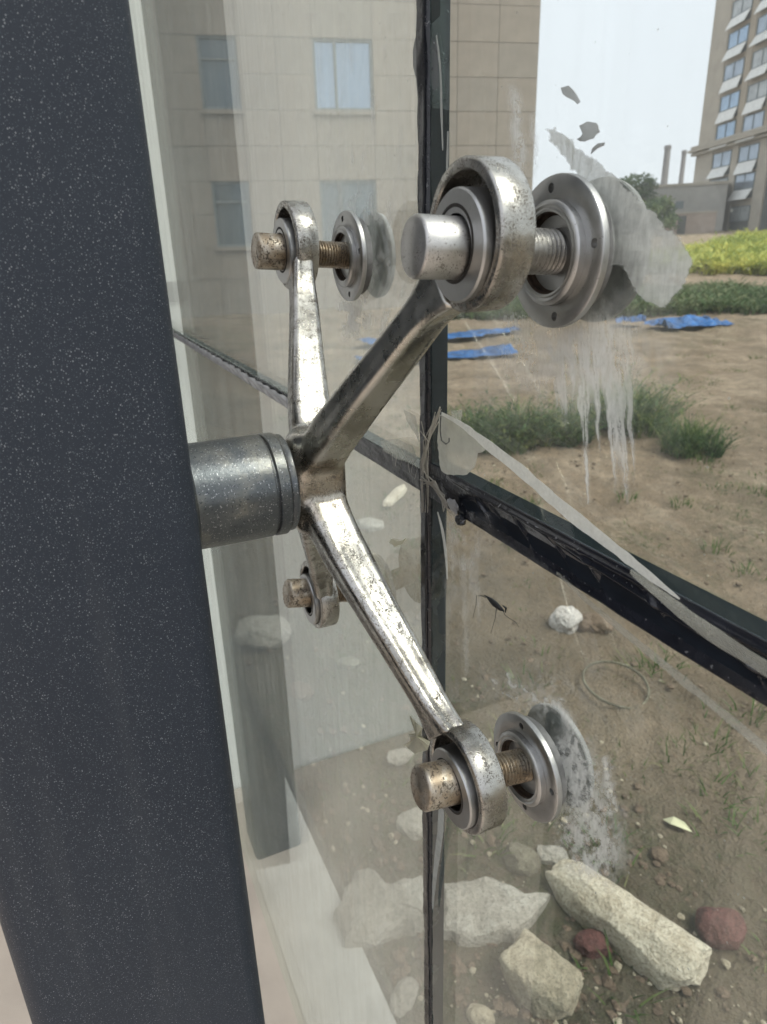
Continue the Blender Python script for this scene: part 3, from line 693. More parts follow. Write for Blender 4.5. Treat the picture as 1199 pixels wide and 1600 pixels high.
for z, hx, y0, y1 in ((-27, 6, -90, -68), (-25, 9.5, -93, -65), (-21, 12.2, -95, -63), (-15, 11.8, -96, -62), (-8, 11.2, -96.4, -61.4), (0, 11, -96.5, -61.2), (8, 11.2, -96.4, -61.4), (15, 11.8, -96, -62), (21, 12.2, -95, -63), (25, 9.5, -93, -65), (27, 6, -90, -68)):
    c, hy = (y0+y1)/2, (y1-y0)/2; z *= 1.18; hb.append([(hx*.98*mm*math.copysign(abs(math.cos(q))**.45, math.cos(q)), (c+hy*math.copysign(abs(math.sin(q))**.45, math.sin(q)))*mm+.156, z*mm) for q in np.linspace(0, 2*math.pi, 40, endpoint=False)])
CAST = MB(); CAST.loft(hb)
EYES = [(.1234, .1400, 'ur'), (.1234, -.1245, 'lr'), (-.1092, .1410, 'ul'), (-.1092, -.1245, 'll')]
def arm(ex, ez, mat):
    H = Vector((0, -.0775, Z0+(.0115 if ez > 0 else -.0115))); E = Vector((ex, -.0465, ez)); D = E-H; Lh = math.hypot(D.x, D.z)
    ax = Vector((D.x/Lh, 0, D.z/Lh)); side = Vector((-ax.z, 0, ax.x)); Rr = .0275
    rings = []
    key = np.array([(.00, 10.2, 14.5), (.08, 10.4, 14.0), (.16, 10.2, 13.0), (.25, 9.9, 12.2), (.40, 9.3, 11.0), (.55, 8.7, 9.9), (.68, 8.2, 9.0), (.72, 8.2, 8.5), (.77, 9.0, 7.9), (.81, 11., 7.5), (.845, 13.6, 7.2), (.868, 15.4, 7.1)])
    ts = np.linspace(0, .868, 48); ker = np.array([1, 2, 3, 2, 1.])/9
    sm = lambda q: np.convolve(np.pad(np.interp(ts, key[:, 0], q), 2, mode='edge'), ker, 'valid')
    prof = list(zip(ts, sm(key[:, 1]), sm(key[:, 2])))
    for t, hw, hy in prof:
        hw *= mm; hy *= mm; yc = H.y+(E.y-H.y)*(t*t*(3-2*t)*.55+t*.45); c = H+ax*(Lh*t); c.y = yc
        ring = []
        # rounded box with a shallow groove along each broad face
        sec = [(-.96, 0), (-.97, .3), (-1, .56), (-.97, .72), (-.88, .88), (-.74, .97), (-.6, 1), (0, .97), (.6, 1), (.74, .97), (.88, .88), (.97, .72), (1, .56), (.975, .40), (.94, .25), (.93, 0), (.94, -.25), (.975, -.40), (1, -.56), (.97, -.72), (.88, -.88), (.74, -.97), (.6, -1), (0, -.97), (-.6, -1), (-.74, -.97), (-.88, -.88), (-.97, -.72), (-1, -.56), (-.97, -.3)]
        for a_, b_ in sec: ring.append(L(c+side*(a_*hw)+Vector((0, b_*hy, 0))))
        rings.append(ring)
    CAST.loft(rings)
def arm_fittings(o, ex, ez):
    P = [(-53.2, 23.6), (-54, 24.2), (-54, 26.9), (-53.6, 27.7), (-52.8, 28.1), (-40.2, 28.1), (-39.3, 27.7), (-39, 26.9), (-39, 9.5), (-43.5, 9.5), (-43.5, 23.4), (-53.2, 23.6)]
    MB().lathe([(y*mm-OFF.y, r*mm) for y, r in P], 96, (ex, ez-Z0)).obj('eye_ring', M['cast'], o, 40)
    MB().lathe([(y*mm-OFF.y, r*mm) for y, r in ((-46, 9.5), (-46, 20.2), (-46.5, 20.9), (-56.4, 20.9), (-57.2, 20.2), (-57.2, 11.9))], 80, (ex+(.001 if ex > 0 else 0), ez-Z0-.0033)).obj('washer', M['machined'], o, 35)
    MB().lathe([(y*mm-OFF.y, r*mm) for y, r in ((-57.25, 14.6), (-57.5, 13.5), (-56.8, 12.8))], 48, (ex, ez-Z0-.0025)).obj('washer_shade', M['hole'], o, 35)  # raised dark ring paints the shade of a recess
for ex, ez, k in EYES: arm(ex, ez, None)
def cast_parts():
    me = CAST.mesh('casting', M['cast']); o = bpy.data.objects.new('casting_tmp', me); COL.objects.link(o)
    m = o.modifiers.new('remesh', 'REMESH'); m.mode = 'VOXEL'; m.voxel_size = .00085; m.use_smooth_shade = True
    e = bpy.data.meshes.new_from_object(o.evaluated_get(bpy.context.evaluated_depsgraph_get())); bpy.data.objects.remove(o)
    n = len(e.vertices); V = np.zeros(n*3); e.vertices.foreach_get('co', V); V = V.reshape(-1, 3)
    E = np.zeros(len(e.edges)*2, int); e.edges.foreach_get('vertices', E); E = E.reshape(-1, 2)
    deg = np.bincount(E.ravel(), minlength=n)[:, None]
    r = np.hypot(V[:, 0], V[:, 2])
    for it in range(46):
        A = np.zeros((n, 3)); np.add.at(A, E[:, 0], V[E[:, 1]]); np.add.at(A, E[:, 1], V[E[:, 0]]); A /= np.maximum(deg, 1)
        w_ = np.clip((.048-r)/.018, 0, 1)*.6; w_ = np.maximum(w_, .45 if it < 3 else 0)        # generous fillets only round the hub
        V += (A-V)*w_[:, None]
    e.vertices.foreach_set('co', V.ravel()); e.update(); e.shade_smooth()
    N = np.array([v.normal for v in e.vertices])
    polys = [tuple(p.vertices) for p in e.polygons]; C_ = np.array([V[list(p)].mean(0) for p in polys])
    out = {}
    for key in ('hub', 'ur', 'lr', 'ul', 'll'):
        if key == 'hub': sel = np.hypot(C_[:, 0], C_[:, 2]) < .027
        else: sel = (np.hypot(C_[:, 0], C_[:, 2]) >= .027) & ((C_[:, 0] > 0) == (key[1] == 'r')) & ((C_[:, 2] > 0) == (key[0] == 'u'))
        fs = [polys[i] for i in np.nonzero(sel)[0]]; us = np.unique(np.concatenate([np.array(f) for f in fs])); rem = {int(u): i for i, u in enumerate(us)}
        m2 = bpy.data.meshes.new(key); m2.from_pydata(V[us].tolist(), [], [tuple(rem[q] for q in f) for f in fs]); m2.shade_smooth()
        m2.normals_split_custom_set_from_vertices(N[us].tolist())
        m2.materials.append(M['castbright'] if key == 'ur' else M['casthub'] if key == 'hub' else M['cast'])
        out[key] = link('hub' if key == 'hub' else 'arm', m2, sp_)
    bpy.data.meshes.remove(e)
    for ex, ez, k in EYES: arm_fittings(out[k], ex, ez)
cast_parts()

# ================================================================== GLASS BOLTS
def disc_mesh():
    prof = [(-9.5, 19.3), (-10, 20.2), (-10, 29.3), (-9.6, 29.9), (-9.3, 30.0), (-6.9, 30.0), (-6.4, 29.5), (-6.4, 0)]
    me = MB().lathe([(y*mm, r*mm) for y, r in prof], 96).mesh('fixing_disc', M['machined'], 35)
    o = bpy.data.objects.new('fixing_disc_tmp', me); COL.objects.link(o)
    cut = MB()
    for k in range(4):
        a_ = math.radians(8+90*k) if k != 2 else math.radians(188); cut.lathe([(-20*mm, 0), (-20*mm, 1.9*mm), (-7.2*mm, 1.9*mm), (-7.2*mm, 0)], 16, (25.2*mm*math.cos(a_+math.pi/2*0), 25.2*mm*math.sin(a_)))
    b_ = bmesh.new(); cmh = cut.mesh('cutter', M['hole']); b_.from_mesh(cmh); bmesh.ops.remove_doubles(b_, verts=b_.verts, dist=1e-6); bmesh.ops.recalc_face_normals(b_, faces=b_.faces); b_.to_mesh(cmh); b_.free()
    b_ = bmesh.new(); b_.from_mesh(me); bmesh.ops.remove_doubles(b_, verts=b_.verts, dist=1e-6); bmesh.ops.holes_fill(b_, edges=b_.edges, sides=200); bmesh.ops.recalc_face_normals(b_, faces=b_.faces); b_.to_mesh(me); b_.free()
    co = bpy.data.objects.new('cutter_tmp', cmh); COL.objects.link(co)
    md = o.modifiers.new('holes', 'BOOLEAN'); md.object = co; md.operation = 'DIFFERENCE'; md.solver = 'EXACT'
    dg = bpy.context.evaluated_depsgraph_get(); res = bpy.data.meshes.new_from_object(o.evaluated_get(dg))
    bpy.data.objects.remove(o); bpy.data.objects.remove(co); res.name = 'fixing_disc'
    res.shade_smooth(); res.set_sharp_from_angle(angle=math.radians(35)); return res
DM = disc_mesh()
def bolt(x, z, dz, label, rm):
    r = thing('glass_bolt', label, 'bolt', (x, 0, z), 0, 'routed bolts clamping the glass to the arms')
    link('fixing_disc', DM, r)
    MB().lathe([(y*mm, q*mm) for y, q in ((-6.38, 0), (-6.38, 25.2), (-.3, 25.6), (-.3, 0))], 72).obj('gasket', M['gasket'], r, 35)
    MB().lathe([(y*mm, r_*mm) for y, r_ in ((-9.2, 20.5), (-13.0, 20.5), (-13.8, 19.8), (-14.2, 18.6), (-13.6, 17.6), (-13.9, 16.8), (-13.6, 16.0))], 80).obj('socket_ring', M['machined'], r, 35)
    MB().lathe([(y*mm, r_*mm) for y, r_ in ((-13.6, 16.02), (-12.8, 15.4), (-11, 15.6), (-10, 14.6), (-6, 14.2), (-4.5, 13.5), (-4.4, 0))], 64).obj('socket_bore', M['rustin'], r, 35)
    MB().lathe([(-11.6+11*math.cos(t)*0-11*math.cos(t), 11*math.sin(t)) for t in ()] or [(y*mm, math.sqrt(max(0, 110-(y+2)**2))*mm) for y in np.linspace(-12.48, 2, 16)], 40).obj('ball_head', M['rustin'], r, 60)
    sh = []; yy = -8.0
    while yy > -47:
        sh += [(yy, 7.7), (yy-.8, 8.95), (yy-1.1, 8.95), (yy-1.9, 7.7)]; yy -= 2.05
    t_ = MB().lathe([(y*mm, r_*mm) for y, r_ in [(-6, 0)]+sh+[(yy, 0)]], 40).obj('threaded_shank', rm, r, 25)
    g = MB().lathe([(y*mm, r_*mm) for y, r_ in ((-46, 0), (-46, 11.6), (-56, 11.6), (-74.0, 11.6), (-74.8, 11.1), (-75.2, 10.2), (-75.2, 0))], 64).obj('rod_end', rm, r, 35)
    an = math.atan2(dz, .075)
    for q in (t_, g): q.rotation_euler = (-an, 0, 0)
bolt(.1234, .1330, .0040, 'largest bolt with bare grey rod, top right of the bracket', M['rodclean'])
bolt(.1234, -.1330, .0115, 'rusty bolt at the bottom right arm, above the stones', M['rod'])
bolt(-.1092, .1330, .0055, 'small brown stained bolt at the upper left arm', M['rod'])
bolt(-.1092, -.1330, .0150, 'smallest bolt, its disc hidden behind the lower right arm', M['rod'])
def outer_plate(x, z, label):
    MB().lathe([(y*mm, r_*mm) for y, r_ in ((12.2, 0), (12.2, 28.5), (12.8, 29), (15.5, 28.4), (16, 27), (16, 0))], 64, (x, z)).obj('outer_plate', M['rubber'], label=label, cat='plate', group='clamp plates on the outer face of the glass', smooth=40)
outer_plate(.1234, .1330, 'outer clamp plate behind the largest top right disc')
outer_plate(.1234, -.1330, 'outer clamp plate behind the bottom right disc')
outer_plate(-.1092, .1330, 'outer clamp plate behind the upper left disc')

# ================================================================== GLASS PANES
def pane(x0, x1, z0, z1, mat, label):
    r = MB().box(x0, x1, 0, .012, z0, z1).obj('facade_glass', [mat, M['clearedge']], label=label, cat='glass sheet', group='large glass panes of the facade')
    for f in r.data.polygons: f.material_index = 0 if abs(f.normal.y) > .5 else 1
    return r
pUL = pane(-1.345, -.0155, .0000, 2.6, M['glassL'], 'upper left glass pane with a dark column reflected along its edge')
pLL = pane(-1.345, -.0155, -1.395, -.0155, M['glassL'], 'lower left glass pane in front of the pale kerb')
pUR = pane(-.0018, 2.2, .0084, 2.6, M['glassR'], 'upper right glass pane with white drips below the large disc')
pLR = pane(-.0018, 2.2, -1.395, -.0155, M['glassR'], 'lower right glass pane in front of the cream stone')

# dried smears: sheets of residue whose cover varies over the pane
def smear(parent, px0, px1, py0, py1, fun, step=2.2, y=-.0006):
    xs = np.arange(px0, px1, step); ys = np.arange(py0, py1, step); PX, PY = np.meshgrid(xs, ys, indexing='ij')
    d = RT[None, None]*((PX-599.5)/FPX)[..., None]-UP[None, None]*((PY-800)/FPX)[..., None]+FW[None, None]
    Q = CAM+d*((y-CAM[1])/d[..., 1])[..., None]
    A = np.clip(fun(PX, PY), 0, 1)
    me = grid_mesh('dried_smear', Q, M['smear'], A, 'dirt', A > .01)
    return link('dried_smear', me, parent)
def seg(px, py, a, b_, w0, w1):                             # soft stroke from a to b in photo pixels
    ax, ay = a; bx, by = b_; t = np.clip(((px-ax)*(bx-ax)+(py-ay)*(by-ay))/((bx-ax)**2+(by-ay)**2), 0, 1)
    d = np.hypot(px-ax-t*(bx-ax), py-ay-t*(by-ay)); wv = w0+(w1-w0)*t; return np.clip(1-d/wv, 0, 1)
def gs(x, c, w_): return np.exp(-((x-c)/w_)**2)
def ur_smear(x, y):
    u = x-(y-600)*.07+(fbm(x*.05, y*.03, 5)-.5)*9
    stv = .55*fbm(u*.22, y*.016, 12)+.30*fbm(u*.55, y*.05, 13)+.15*fbm(x*.9, y*.9, 14)
    low = 552+(gs(u, 940, 30)*200+gs(u, 970, 14)*185+gs(u, 905, 20)*125+gs(u, 862, 30)*135+gs(u, 990, 12)*70)*(.35+1.05*vnoise(u*.16, u*0, 4))
    wob = 26*(fbm(x*.3, y*.1, 16)-.5)
    dr = sstep(0, 75, low-y+wob)*sstep(470, 520, y)*gs(u, 920, 100)*sstep(.34, .62, stv+.08)*.85
    cl = np.exp(-(((x-890)/115)**2+((y-548)/78)**2))*.80*sstep(.22, .66, .6*fbm(x*.06, y*.05, 8)+.4*stv)
    lf = np.maximum(gs(x-(y-180)*.12+(fbm(x*.06, y*.04, 25)-.5)*16, 806, 9)*sstep(118, 165, y)*sstep(300, 235, y)*.85, gs(x-(y-210)*.05+(fbm(x*.06, y*.04, 26)-.5)*18, 832, 7)*sstep(160, 200, y)*sstep(290, 240, y)*.5)*sstep(.34, .56, .6*fbm(x*.10, y*.05, 27)+.4*fbm(x*.3, y*.2, 28)+.06)
    ll = gs(x-(y-540)*.30, 815, 26)*sstep(465, 500, y)*sstep(625, 560, y)*.6*sstep(.36, .60, .5*fbm(x*.12, y*.06, 29)+.5*fbm(x*.4, y*.2, 30))
    return np.clip(np.maximum.reduce([cl, dr, lf, ll]), 0, .93)
smear(pUR, 740, 1060, 110, 790, ur_smear, 1.7)
def ul_smear(x, y):
    n2 = fbm(x*.10, y*.05, 21); wx = x+(fbm(x*.03, y*.03, 5)-.5)*22; wy = y+(fbm(x*.03, y*.03, 6)-.5)*22
    a_ = np.exp(-(((wx-560)/34)**2+((wy-375)/80)**2))*.50*sstep(.35, .62, n2)
    a_ += np.exp(-(((wx-548)/26)**2+((wy-500)/28)**2))*.6*sstep(.35, .6, n2)
    st = .22*sstep(.5, .75, fbm(x*.12, y*.012, 31))*np.exp(-(((x-575)/80)**2+((y-260)/230)**2))
    st += .3*sstep(.55, .7, fbm((x+y*.3)*.15, y*.02, 33))*np.exp(-(((x-620)/45)**2+((y-500)/70)**2))
    return np.clip(1.5*a_+1.7*st, 0, .85)
smear(pUL, 440, 655, 20, 620, ul_smear)
def lr_smear(x, y):
    fl = .45*fbm(x*.07, y*.05, 41)+.35*fbm(x*.22, y*.15, 47)+.20*fbm(x*.7, y*.6, 48)
    wx = x+(fbm(x*.04, y*.04, 45)-.5)*34; wy = y+(fbm(x*.04, y*.04, 46)-.5)*34
    t = np.maximum(seg(wx, wy, (885, 1180), (930, 1335), 62, 72), .75*seg(wx, wy, (950, 1190), (955, 1260), 16, 20))
    a_ = .66*sstep(.0, .8, t)*sstep(.38, .64, fl+.07*t)
    arc = .75*gs(np.hypot((x-842)/1.0, (y-1196)*.60), 62, 7)*(x > 850)*(y < 1240)*sstep(.36, .60, .5*fbm(x*.1, y*.06, 49)+.5*fl)
    s = 0
    for (x0, y0, x1, y1, w_) in ((770, 1062, 812, 1108, 8), (800, 1058, 835, 1095, 6), (862, 1056, 876, 1100, 6), (825, 1085, 850, 1110, 8)):
        s = np.maximum(s, seg(wx, wy, (x0, y0), (x1, y1), w_, w_)*.6*sstep(.40, .60, fl+.03))
    hz = .25*np.exp(-(((x-840)/75)**2+((y-1095)/50)**2))*sstep(.4, .62, fl)
    return np.clip(np.maximum.reduce([a_, arc, s, hz]), 0, .85)
smear(pLR, 740, 1010, 1030, 1400, lr_smear, 1.6)
def bot_smear(x, y):
    st = .35*sstep(.52, .7, fbm(x*.13, y*.01, 51))*np.exp(-((x-730)/35)**2)
    dn = .3*np.exp(-(((x-720)/40)**2+((y-830)/120)**2))*sstep(.4, .65, fbm(x*.08, y*.05, 53))
    return st*.6+dn
smear(pLR, 695, 800, 800, 1100, bot_smear, 3)
# torn leftovers of protective film round the large disc
def scrap(px, seed, mat, label, amp=3, y=-.0008, name='film_scrap'):
    return sheet(name, [on_glass(a_, b_, y) for a_, b_ in ragged(px, seed, amp)], y, M[mat], None, label=label, cat='film', group='torn film left on the glass')
def patch():
    poly = [(850, 200), (868, 198), (900, 226), (945, 262), (985, 298), (1015, 325), (1050, 362), (1084, 405), (1074, 440), (1050, 462), (1036, 484), (1010, 474), (988, 447), (976, 420), (950, 420), (930, 300), (890, 262)]
    pl = ragged(poly, 3, 3, 7); xs = np.arange(836, 1100, 1.5); ys = np.arange(186, 500, 1.5); PX0, PY0 = np.meshgrid(xs, ys, indexing='ij'); PX = PX0+(fbm(PX0*.05, PY0*.05, 91)-.5)*16+(fbm(PX0*.2, PY0*.2, 92)-.5)*6; PY = PY0+(fbm(PX0*.05, PY0*.05, 93)-.5)*16+(fbm(PX0*.2, PY0*.2, 94)-.5)*6
    ins = np.zeros(PX.shape, bool); dm = np.full(PX.shape, 1e9)
    for (x0, y0), (x1, y1) in zip(pl, pl[1:]+pl[:1]):
        c = ((y0 > PY) != (y1 > PY)) & (PX < (x1-x0)*(PY-y0)/(y1-y0+1e-9)+x0); ins ^= c
        t = np.clip(((PX-x0)*(x1-x0)+(PY-y0)*(y1-y0))/((x1-x0)**2+(y1-y0)**2+1e-9), 0, 1); dm = np.minimum(dm, np.hypot(PX-x0-t*(x1-x0), PY-y0-t*(y1-y0)))
    A = np.where(ins, np.clip(dm/3, 0, 1)*.9, 0)
    fade = 1-.45*(1-sstep(0, 60, PX-(860+.42*(PY-200)+20*fbm(PX*.03, PY*.03, 4))))*sstep(270, 330, PY)                        # thins out towards the disc
    A = A*fade*(.97+.12*(fbm(PX*.02, PY*.02, 9)-.5))
    y = -.0010+(fbm(PX0*.015, PY0*.03, 95)-.5)*-.0012
    d = RT*((PX0-599.5)/FPX)[..., None]-UP*((PY0-800)/FPX)[..., None]+FW
    Q = CAM+d*((y-CAM[1])/d[..., 1])[..., None]
    link('film_scrap', grid_mesh('film_scrap', Q, M['filmpatch'], A, 'dirt', A > .02), label='large pale grey torn film patch right of the largest disc', cat='film', group='torn film left on the glass')
patch()
scrap([(878, 138), (890, 134), (900, 146), (908, 158), (903, 162), (892, 154), (880, 148)], 4, 'filmgrey', 'topmost small grey film flake against the sky', 1.5)
scrap([(906, 196), (918, 189), (932, 192), (938, 206), (928, 216), (914, 222), (903, 218), (912, 208)], 5, 'filmgrey', 'middle grey film flake with ragged edge against the sky', 1.8)
scrap([(926, 232), (936, 224), (946, 222), (945, 227), (934, 232), (924, 241)], 6, 'filmgrey', 'thin grey film shred just under the middle flake', 1.2)

# ================================================================== SEALANT JOINTS
def bar(name, along, s0, s1, prof, nstep, disp, mat, parent):
    """loft of a profile (across, depth) along Z or X with a displacement"""
    S = np.linspace(s0, s1, nstep); n = len(prof); P = np.zeros((nstep, n, 3))
    for j, (a_, d_) in enumerate(prof):
        da, dd = disp(S, a_, d_, j)
        if along == 'z': P[:, j] = np.stack([a_+da, d_+dd, S], -1)
        else: P[:, j] = np.stack([S, d_+dd, a_+da], -1)
    P = np.concatenate([P, P[:, :1]], 1)
    return link(name, grid_mesh(name, P, mat), parent)
vj = thing('vertical_joint', 'black vertical silicone joint running full height between the panes', 'joint')
def d_bead(S, a_, d_, j):
    return (fbm(S*40, S*0+j, 61)-.5)*.0016, (fbm(S*70, S*0+j*.7, 62)-.5)*.0024 if d_ < .005 else 0*S
bar('silicone_bead', 'z', -1.395, 2.6, [(-.0162, .012), (-.0162, .0005), (-.0150, -.0012), (-.0120, -.0022), (-.0085, -.0016), (-.0060, -.0024), (-.0030, -.0012), (-.0022, .0015), (-.0022, .012)], 900, d_bead, M['seal'], vj)
MB().box(-.0028, -.0021, .0005, .0118, -1.395, 2.6).obj('spacer_strip', M['backing'], vj)
hr = thing('horizontal_joint', 'glossy black horizontal joint wrapped in creased tape, right of the crossing', 'joint')
prof = [(.0081, .0117), (.0081, .006), (.0081, .0006)] + [(z*mm, 0) for z in np.linspace(8.0, -15.2, 38)] + [(-.0153, .0006), (-.0153, .012)]
def d_tape(S, a_, d_, j):
    if d_ > .0003: return 0*S, 0*S
    z = a_/mm; g = np.clip((S-.02)/.03, 0, 1)
    rid = 2.4*np.exp(-((z-5.2)/1.2)**2) + 2.0*np.exp(-((z-(1.5-9*np.clip((S-.15)/.14, -.6, 1)))/1.6)**2)*np.clip((S-.10)/.05, 0, 1)
    hol = -2.2*np.exp(-((z+6)/5.5)**2)
    cre = 0*S
    for x0, k, wd, am in ((.058, .55, 1.6, 2.6), (.074, .7, 1.1, 1.3), (.098, .5, 2.0, 1.5), (.128, .65, 1.5, 1.1), (.152, .5, 2.6, 1.4), (.19, .6, 2.2, 1.2), (.232, .5, 2.6, 1.3)):
        cre = cre + am*np.exp(-(((S-x0)*1000+z*k*2.2+3*fbm(S*20, S*0+z*.1, 71))/wd)**2)*np.exp(-((z+3)/6)**2)
    return (fbm(S*50, S*0, 73)-.5)*.0010*(1 if abs(z) > 11 else 0), -(g*(rid+hol+cre)+.9+.6*(fbm(S*25, S*0+z*.1, 74)-.5))*mm
tw_ = bar('tape_wrap', 'x', -.0016, 2.2, prof, 1800, d_tape, M['tape'], hr); tw_.data.materials.append(M['backing'])
for f in tw_.data.polygons:
    if f.center.y > .0004: f.material_index = 1
hl = thing('horizontal_joint', 'dark horizontal joint with crinkled grey film, left of the crossing', 'joint')
profl = [(-.0003, .012), (-.0003, .0002)] + [(z*mm, 0) for z in np.linspace(-.4, -15, 20)] + [(-.0153, .0002), (-.0153, .012)]
bar('silicone_bead', 'x', -1.345, -.0168, profl, 700, lambda S, a_, d_, j: (0*S, -(.6+1.0*(fbm(S*60, S*0+a_*300, 81)-.4))*mm if d_ == 0 else 0*S), M['seal'], hl)
def d_crink(S, a_, d_, j):
    z = a_/mm; q = S*1000*.028+z*.13+1.6*fbm(S*9, S*0+z*.05, 83); return 0*S, -(2.0+3.6*np.abs(np.sin(q*math.pi))**2*np.exp(-(z/9)**2)+.8*fbm(S*80, S*0+z*.3, 84))*mm
nS = 700; S = np.linspace(-1.34, -.27, nS); zs = np.linspace(-1.5, -13.5, 22); P = np.zeros((nS, 22, 3))
for j, z in enumerate(zs):
    _, dd = d_crink(S, z*mm, 0, j); P[:, j] = np.stack([S, dd, z*mm+(fbm(S*40, S*0, 85)-.5)*.002], -1)
o = link('crinkled_film', grid_mesh('crinkled_film', P, M['crinkle']), hl); o.modifiers.new('thickness', 'SOLIDIFY').thickness = .0003

# ------------------------------------------------------------------ loose film and strands at the crossing
def strip(pts, wid, mat, label, y0, y1=None, seed=1, name='film_strip', wv=None):
    path = []; n = len(pts); y1 = y0 if y1 is None else y1
    P = [on_glass(a_, b_, y0+(y1-y0)*i/(n-1)) for i, (a_, b_) in enumerate(pts)]
    Q = []
    for i in range(n-1):
        p0, p1, p2, p3 = P[max(0, i-1)], P[i], P[i+1], P[min(n-1, i+2)]
        for t in np.linspace(0, 1, 8, endpoint=False):
            Q.append((.5*((2*p1)+(-p0+p2)*t+(2*p0-5*p1+4*p2-p3)*t*t+(-p0+3*p1-3*p2+p3)*t**3), i+t))
    Q.append((P[-1], n-1))
    for i, (c, s) in enumerate(Q):
        d = Q[min(i+1, len(Q)-1)][0]-Q[max(i-1, 0)][0]; d /= np.linalg.norm(d); sd_ = np.cross(d, [0, 1, 0]); sd_ /= np.linalg.norm(sd_)
        tw = .06*math.sin(i*.11+seed); wd = np.interp(s, range(n), wid)*mm/2*(.86+.28*float(vnoise(i*.45, seed, 8)))
        path.append((c+np.array([0, 0, 0]), (sd_*math.cos(tw)+np.array([0, 1, 0])*math.sin(tw))*wd))
    return ribbon(name, path, M[mat], label=label, cat='film strip', group='loose plastic film along the joints')
strip([(690, 646), (722, 664), (755, 690), (813, 735), (850, 768), (890, 802), (958, 855), (1010, 896), (1062, 936)], [2, 3.4, 5.6, 7.6, 6.6, 6.8, 5.2, 3.6, .6], 'filmwhite', 'peeled white film strip running straight down from the crossing to the black tape joint', -.0060, -.0078, 2)
strip([(985, 892), (1040, 936), (1100, 982), (1215, 1056)], [2.0, 6, 6.5, 6], 'filmthin', 'translucent film streak stuck along the black tape joint at the right', -.0066, -.0068, 3)
strip([(870, 895), (925, 945), (985, 995), (1040, 1040), (1100, 1090), (1215, 1185)], [1.5, 3, 3.6, 4, 4.2, 4.6], 'filmthin', 'faint translucent tape band below the black joint on the right', -.0012, -.0016, 5)
strip([(684, 800), (692, 832), (697, 870), (699, 905)], [1.5, 3.4, 2.6, 1.5], 'filmwhite', 'short white film tag hanging below the crossing', -.004, -.005, 6)
strip([(690, 1262), (688, 1300), (683, 1340), (678, 1385), (676, 1420)], [7, 8, 7, 5, 2], 'filmgrey', 'grey film band on the vertical joint under the bottom bolt', -.004, -.003, 7)
strip([(682, 55), (688, 110), (690, 180), (692, 235)], [1, 2, 2.4, 1], 'filmgrey', 'thin grey film streak high on the vertical joint', -.0012, -.0014, 8)
strip([(700, 205), (699, 250), (698, 290)], [1, 2.2, 2], 'filmgrey', 'thin grey film streak just left of the largest ring', -.0012, -.0014, 9)
scrap([(650, 60), (655, 55), (657, 140), (654, 135), (647, 105), (646, 80)], 9, 'filmgrey', 'narrow bulging film flap left of the vertical joint near the top', .4, -.001)
scrap([(688, 648), (700, 650), (718, 664), (752, 690), (764, 702), (748, 708), (742, 730), (730, 742), (700, 742), (690, 735), (684, 690)], 10, 'filmclear', 'cloudy triangular film flap above the crossing, right of the joint', 1.5, -.0042)
scrap([(706, 642), (723, 640), (720, 668), (708, 664)], 12, 'filmthin', 'small pale film tab behind the triangular flap', .6, -.001)
scrap([(596, 688), (620, 686), (645, 696), (652, 718), (645, 726), (620, 716), (600, 704)], 13, 'filmthin', 'cloudy film bubble left of the crossing on the joint', 1.2, -.0052)
scrap([(632, 640), (650, 650), (656, 690), (648, 676), (636, 656)], 14, 'filmthin', 'thin clear film shred above left of the crossing', 1, -.0016)
scrap([(612, 842), (624, 846), (636, 840), (630, 850), (618, 854), (608, 848)], 15, 'filmyellow', 'tiny pale film crumb left of the joint below crossing', .8, -.001)
# crumpled yellowish scrap beside the lower eye
def crumple(poly, label, seed, y0, mat):
    pts = ragged(poly, seed, 1.0, 6); c = np.mean(poly, 0); b_ = MB(); g = random.Random(seed)
    P = [on_glass(a_, q, y0+g.uniform(-.004, .003)) for a_, q in pts]; C0 = on_glass(c[0], c[1], y0-.004); n = len(P)
    b_.add([C0]+P, [(0, i+1, (i+1) % n+1) for i in range(n)])
    o_ = b_.obj('film_scrap', M[mat], label=label, cat='film', group='torn film left on the glass'); o_.modifiers.new('thickness', 'SOLIDIFY').thickness = .0003
crumple([(640, 1118), (654, 1132), (660, 1138), (658, 1150), (672, 1158), (668, 1172), (648, 1178), (630, 1164), (642, 1158), (638, 1146), (650, 1146)], 'crumpled pale yellow film scrap beside the bottom right eye', 4, -.006, 'filmyellow')
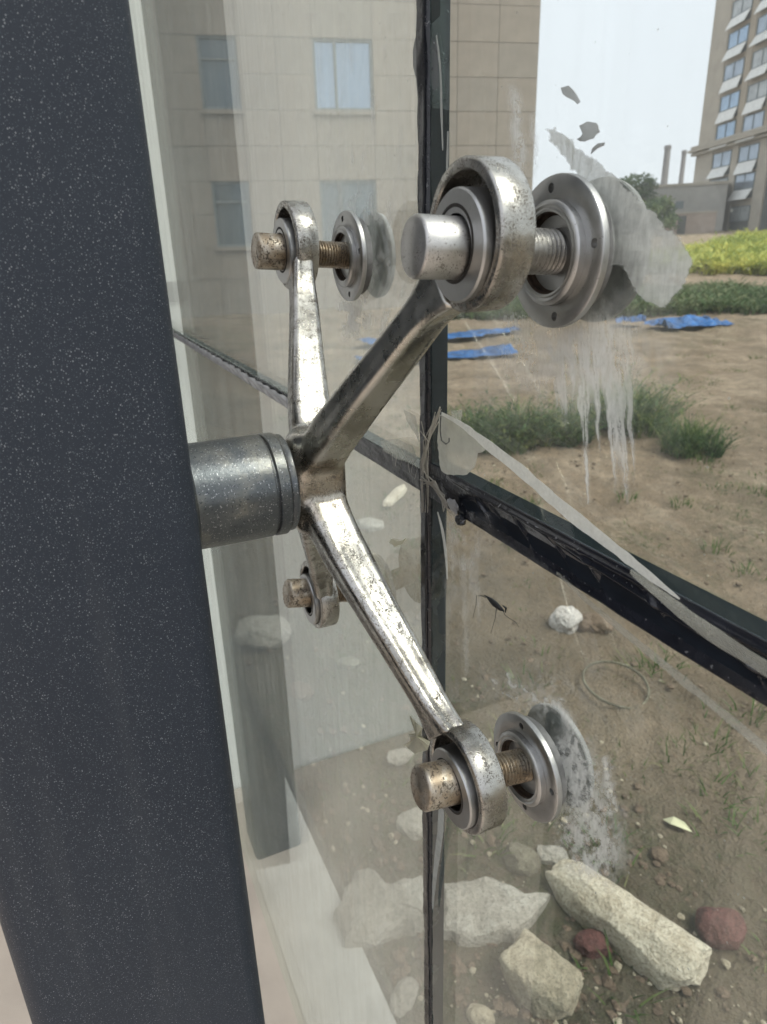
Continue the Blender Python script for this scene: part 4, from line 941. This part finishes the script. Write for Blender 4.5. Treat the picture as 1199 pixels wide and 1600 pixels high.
# tangled silicone at the crossing
def strands():
    r = thing('silicone_tangle', 'smeared grey silicone strands tangled over the crossing of the joints', 'sealant')
    g = random.Random(12); b_ = MB()
    def st(pts, rad, y=-.0035):
        rad *= .55; P = [on_glass(a_+g.uniform(-2, 2), q+g.uniform(-2, 2), y+g.uniform(-.0015, .0015)) for a_, q in pts]; b_.tube(P, [rad*mm*(.6+.8*g.random()) for _ in P], 6)
    for k in range(7):
        x = g.uniform(656, 672); st([(x+g.uniform(-8, 22), 655+g.uniform(-15, 20)), (x+g.uniform(-4, 8), 690), (x, 725), (x+g.uniform(-6, 6), 762), (x+g.uniform(-6, 4), 800)], .55)
    for k in range(7): st([(660+g.uniform(-5, 8), 735+g.uniform(-10, 25)), (676+g.uniform(-4, 4), 755+g.uniform(-8, 10)), (690+g.uniform(-4, 4), 775), (700+g.uniform(-6, 8), 800+g.uniform(-10, 8))], .7)
    for k in range(6): st([(688, 640+g.uniform(-6, 6)), (676, 670+g.uniform(-5, 5)), (666, 700), (658, 730+g.uniform(-10, 10))], .6)
    for k in range(6): st([(605+8*k, 692+5*k+g.uniform(-5, 5)), (612+8*k, 706+5*k), (610+8*k+g.uniform(-5, 5), 722+5*k)], .3, -.0055)
    b_.obj('strand', M['strand'], r, 60)
    c = on_glass(708, 790, -.004)
    me = rock_mesh('blob', (.012, .003, .008), 5, M['crinkle'], 2.4, .5, sub=3); link('blob', me, r, tuple(c))
    c = on_glass(720, 812, -.003); me = rock_mesh('blob', (.008, .006, .007), 6, M['seal'], 2.4, .25, sub=3); link('blob', me, r, tuple(c))
    b2 = MB(); P = [on_glass(a_, q, -.006) for a_, q in [(689, 650), (688, 672), (690, 688), (697, 694), (702, 690), (702, 684)]]; b2.tube(P, .00035, 6).obj('hooked_thread', M['seal'], r)
strands()

# ------------------------------------------------------------------ squashed insect
def insect():
    r = thing('dead_insect', 'squashed black crane fly stuck to the glass right of the joint', 'insect', (0, 0, 0))
    def tb_(pts, rad, nm):
        P = [on_glass(a_, q, -.0008) for a_, q in pts]; MB().tube(P, [x*mm for x in rad], 8).obj(nm, M['bug'], r, 50)
    tb_([(762, 933), (768, 938), (774, 944), (782, 951), (788, 955)], [.6, 1.5, 1.9, 1.3, .4], 'body')
    tb_([(748, 931), (754, 931), (760, 934)], [.2, .3, .25], 'leg')
    tb_([(745, 930), (744, 945), (739, 966)], [.15, .16, .1], 'leg')
    tb_([(776, 950), (774, 966), (767, 990)], [.25, .15, .1], 'leg')
    tb_([(784, 950), (790, 962), (806, 972), (811, 980)], [.25, .16, .16, .1], 'leg')
    tb_([(786, 946), (791, 950), (790, 957)], [.3, .7, .3], 'wing')
    tb_([(757, 930), (764, 934), (768, 936)], [.3, .6, .4], 'head')
insect()

# ------------------------------------------------------------------ light haze over the site
if HAZE > 0:
    t = NT('haze'); pv = t.n('ShaderNodeVolumePrincipled'); pv.inputs['Color'].default_value = (.93, .95, 1, 1); pv.inputs['Density'].default_value = HAZE; pv.inputs['Anisotropy'].default_value = .2
    t.l(pv.outputs[0], t.out.inputs['Volume']); MB().box(-264, 264, -264, 264, -3, 50).obj('haze', t.m, kind='stuff')
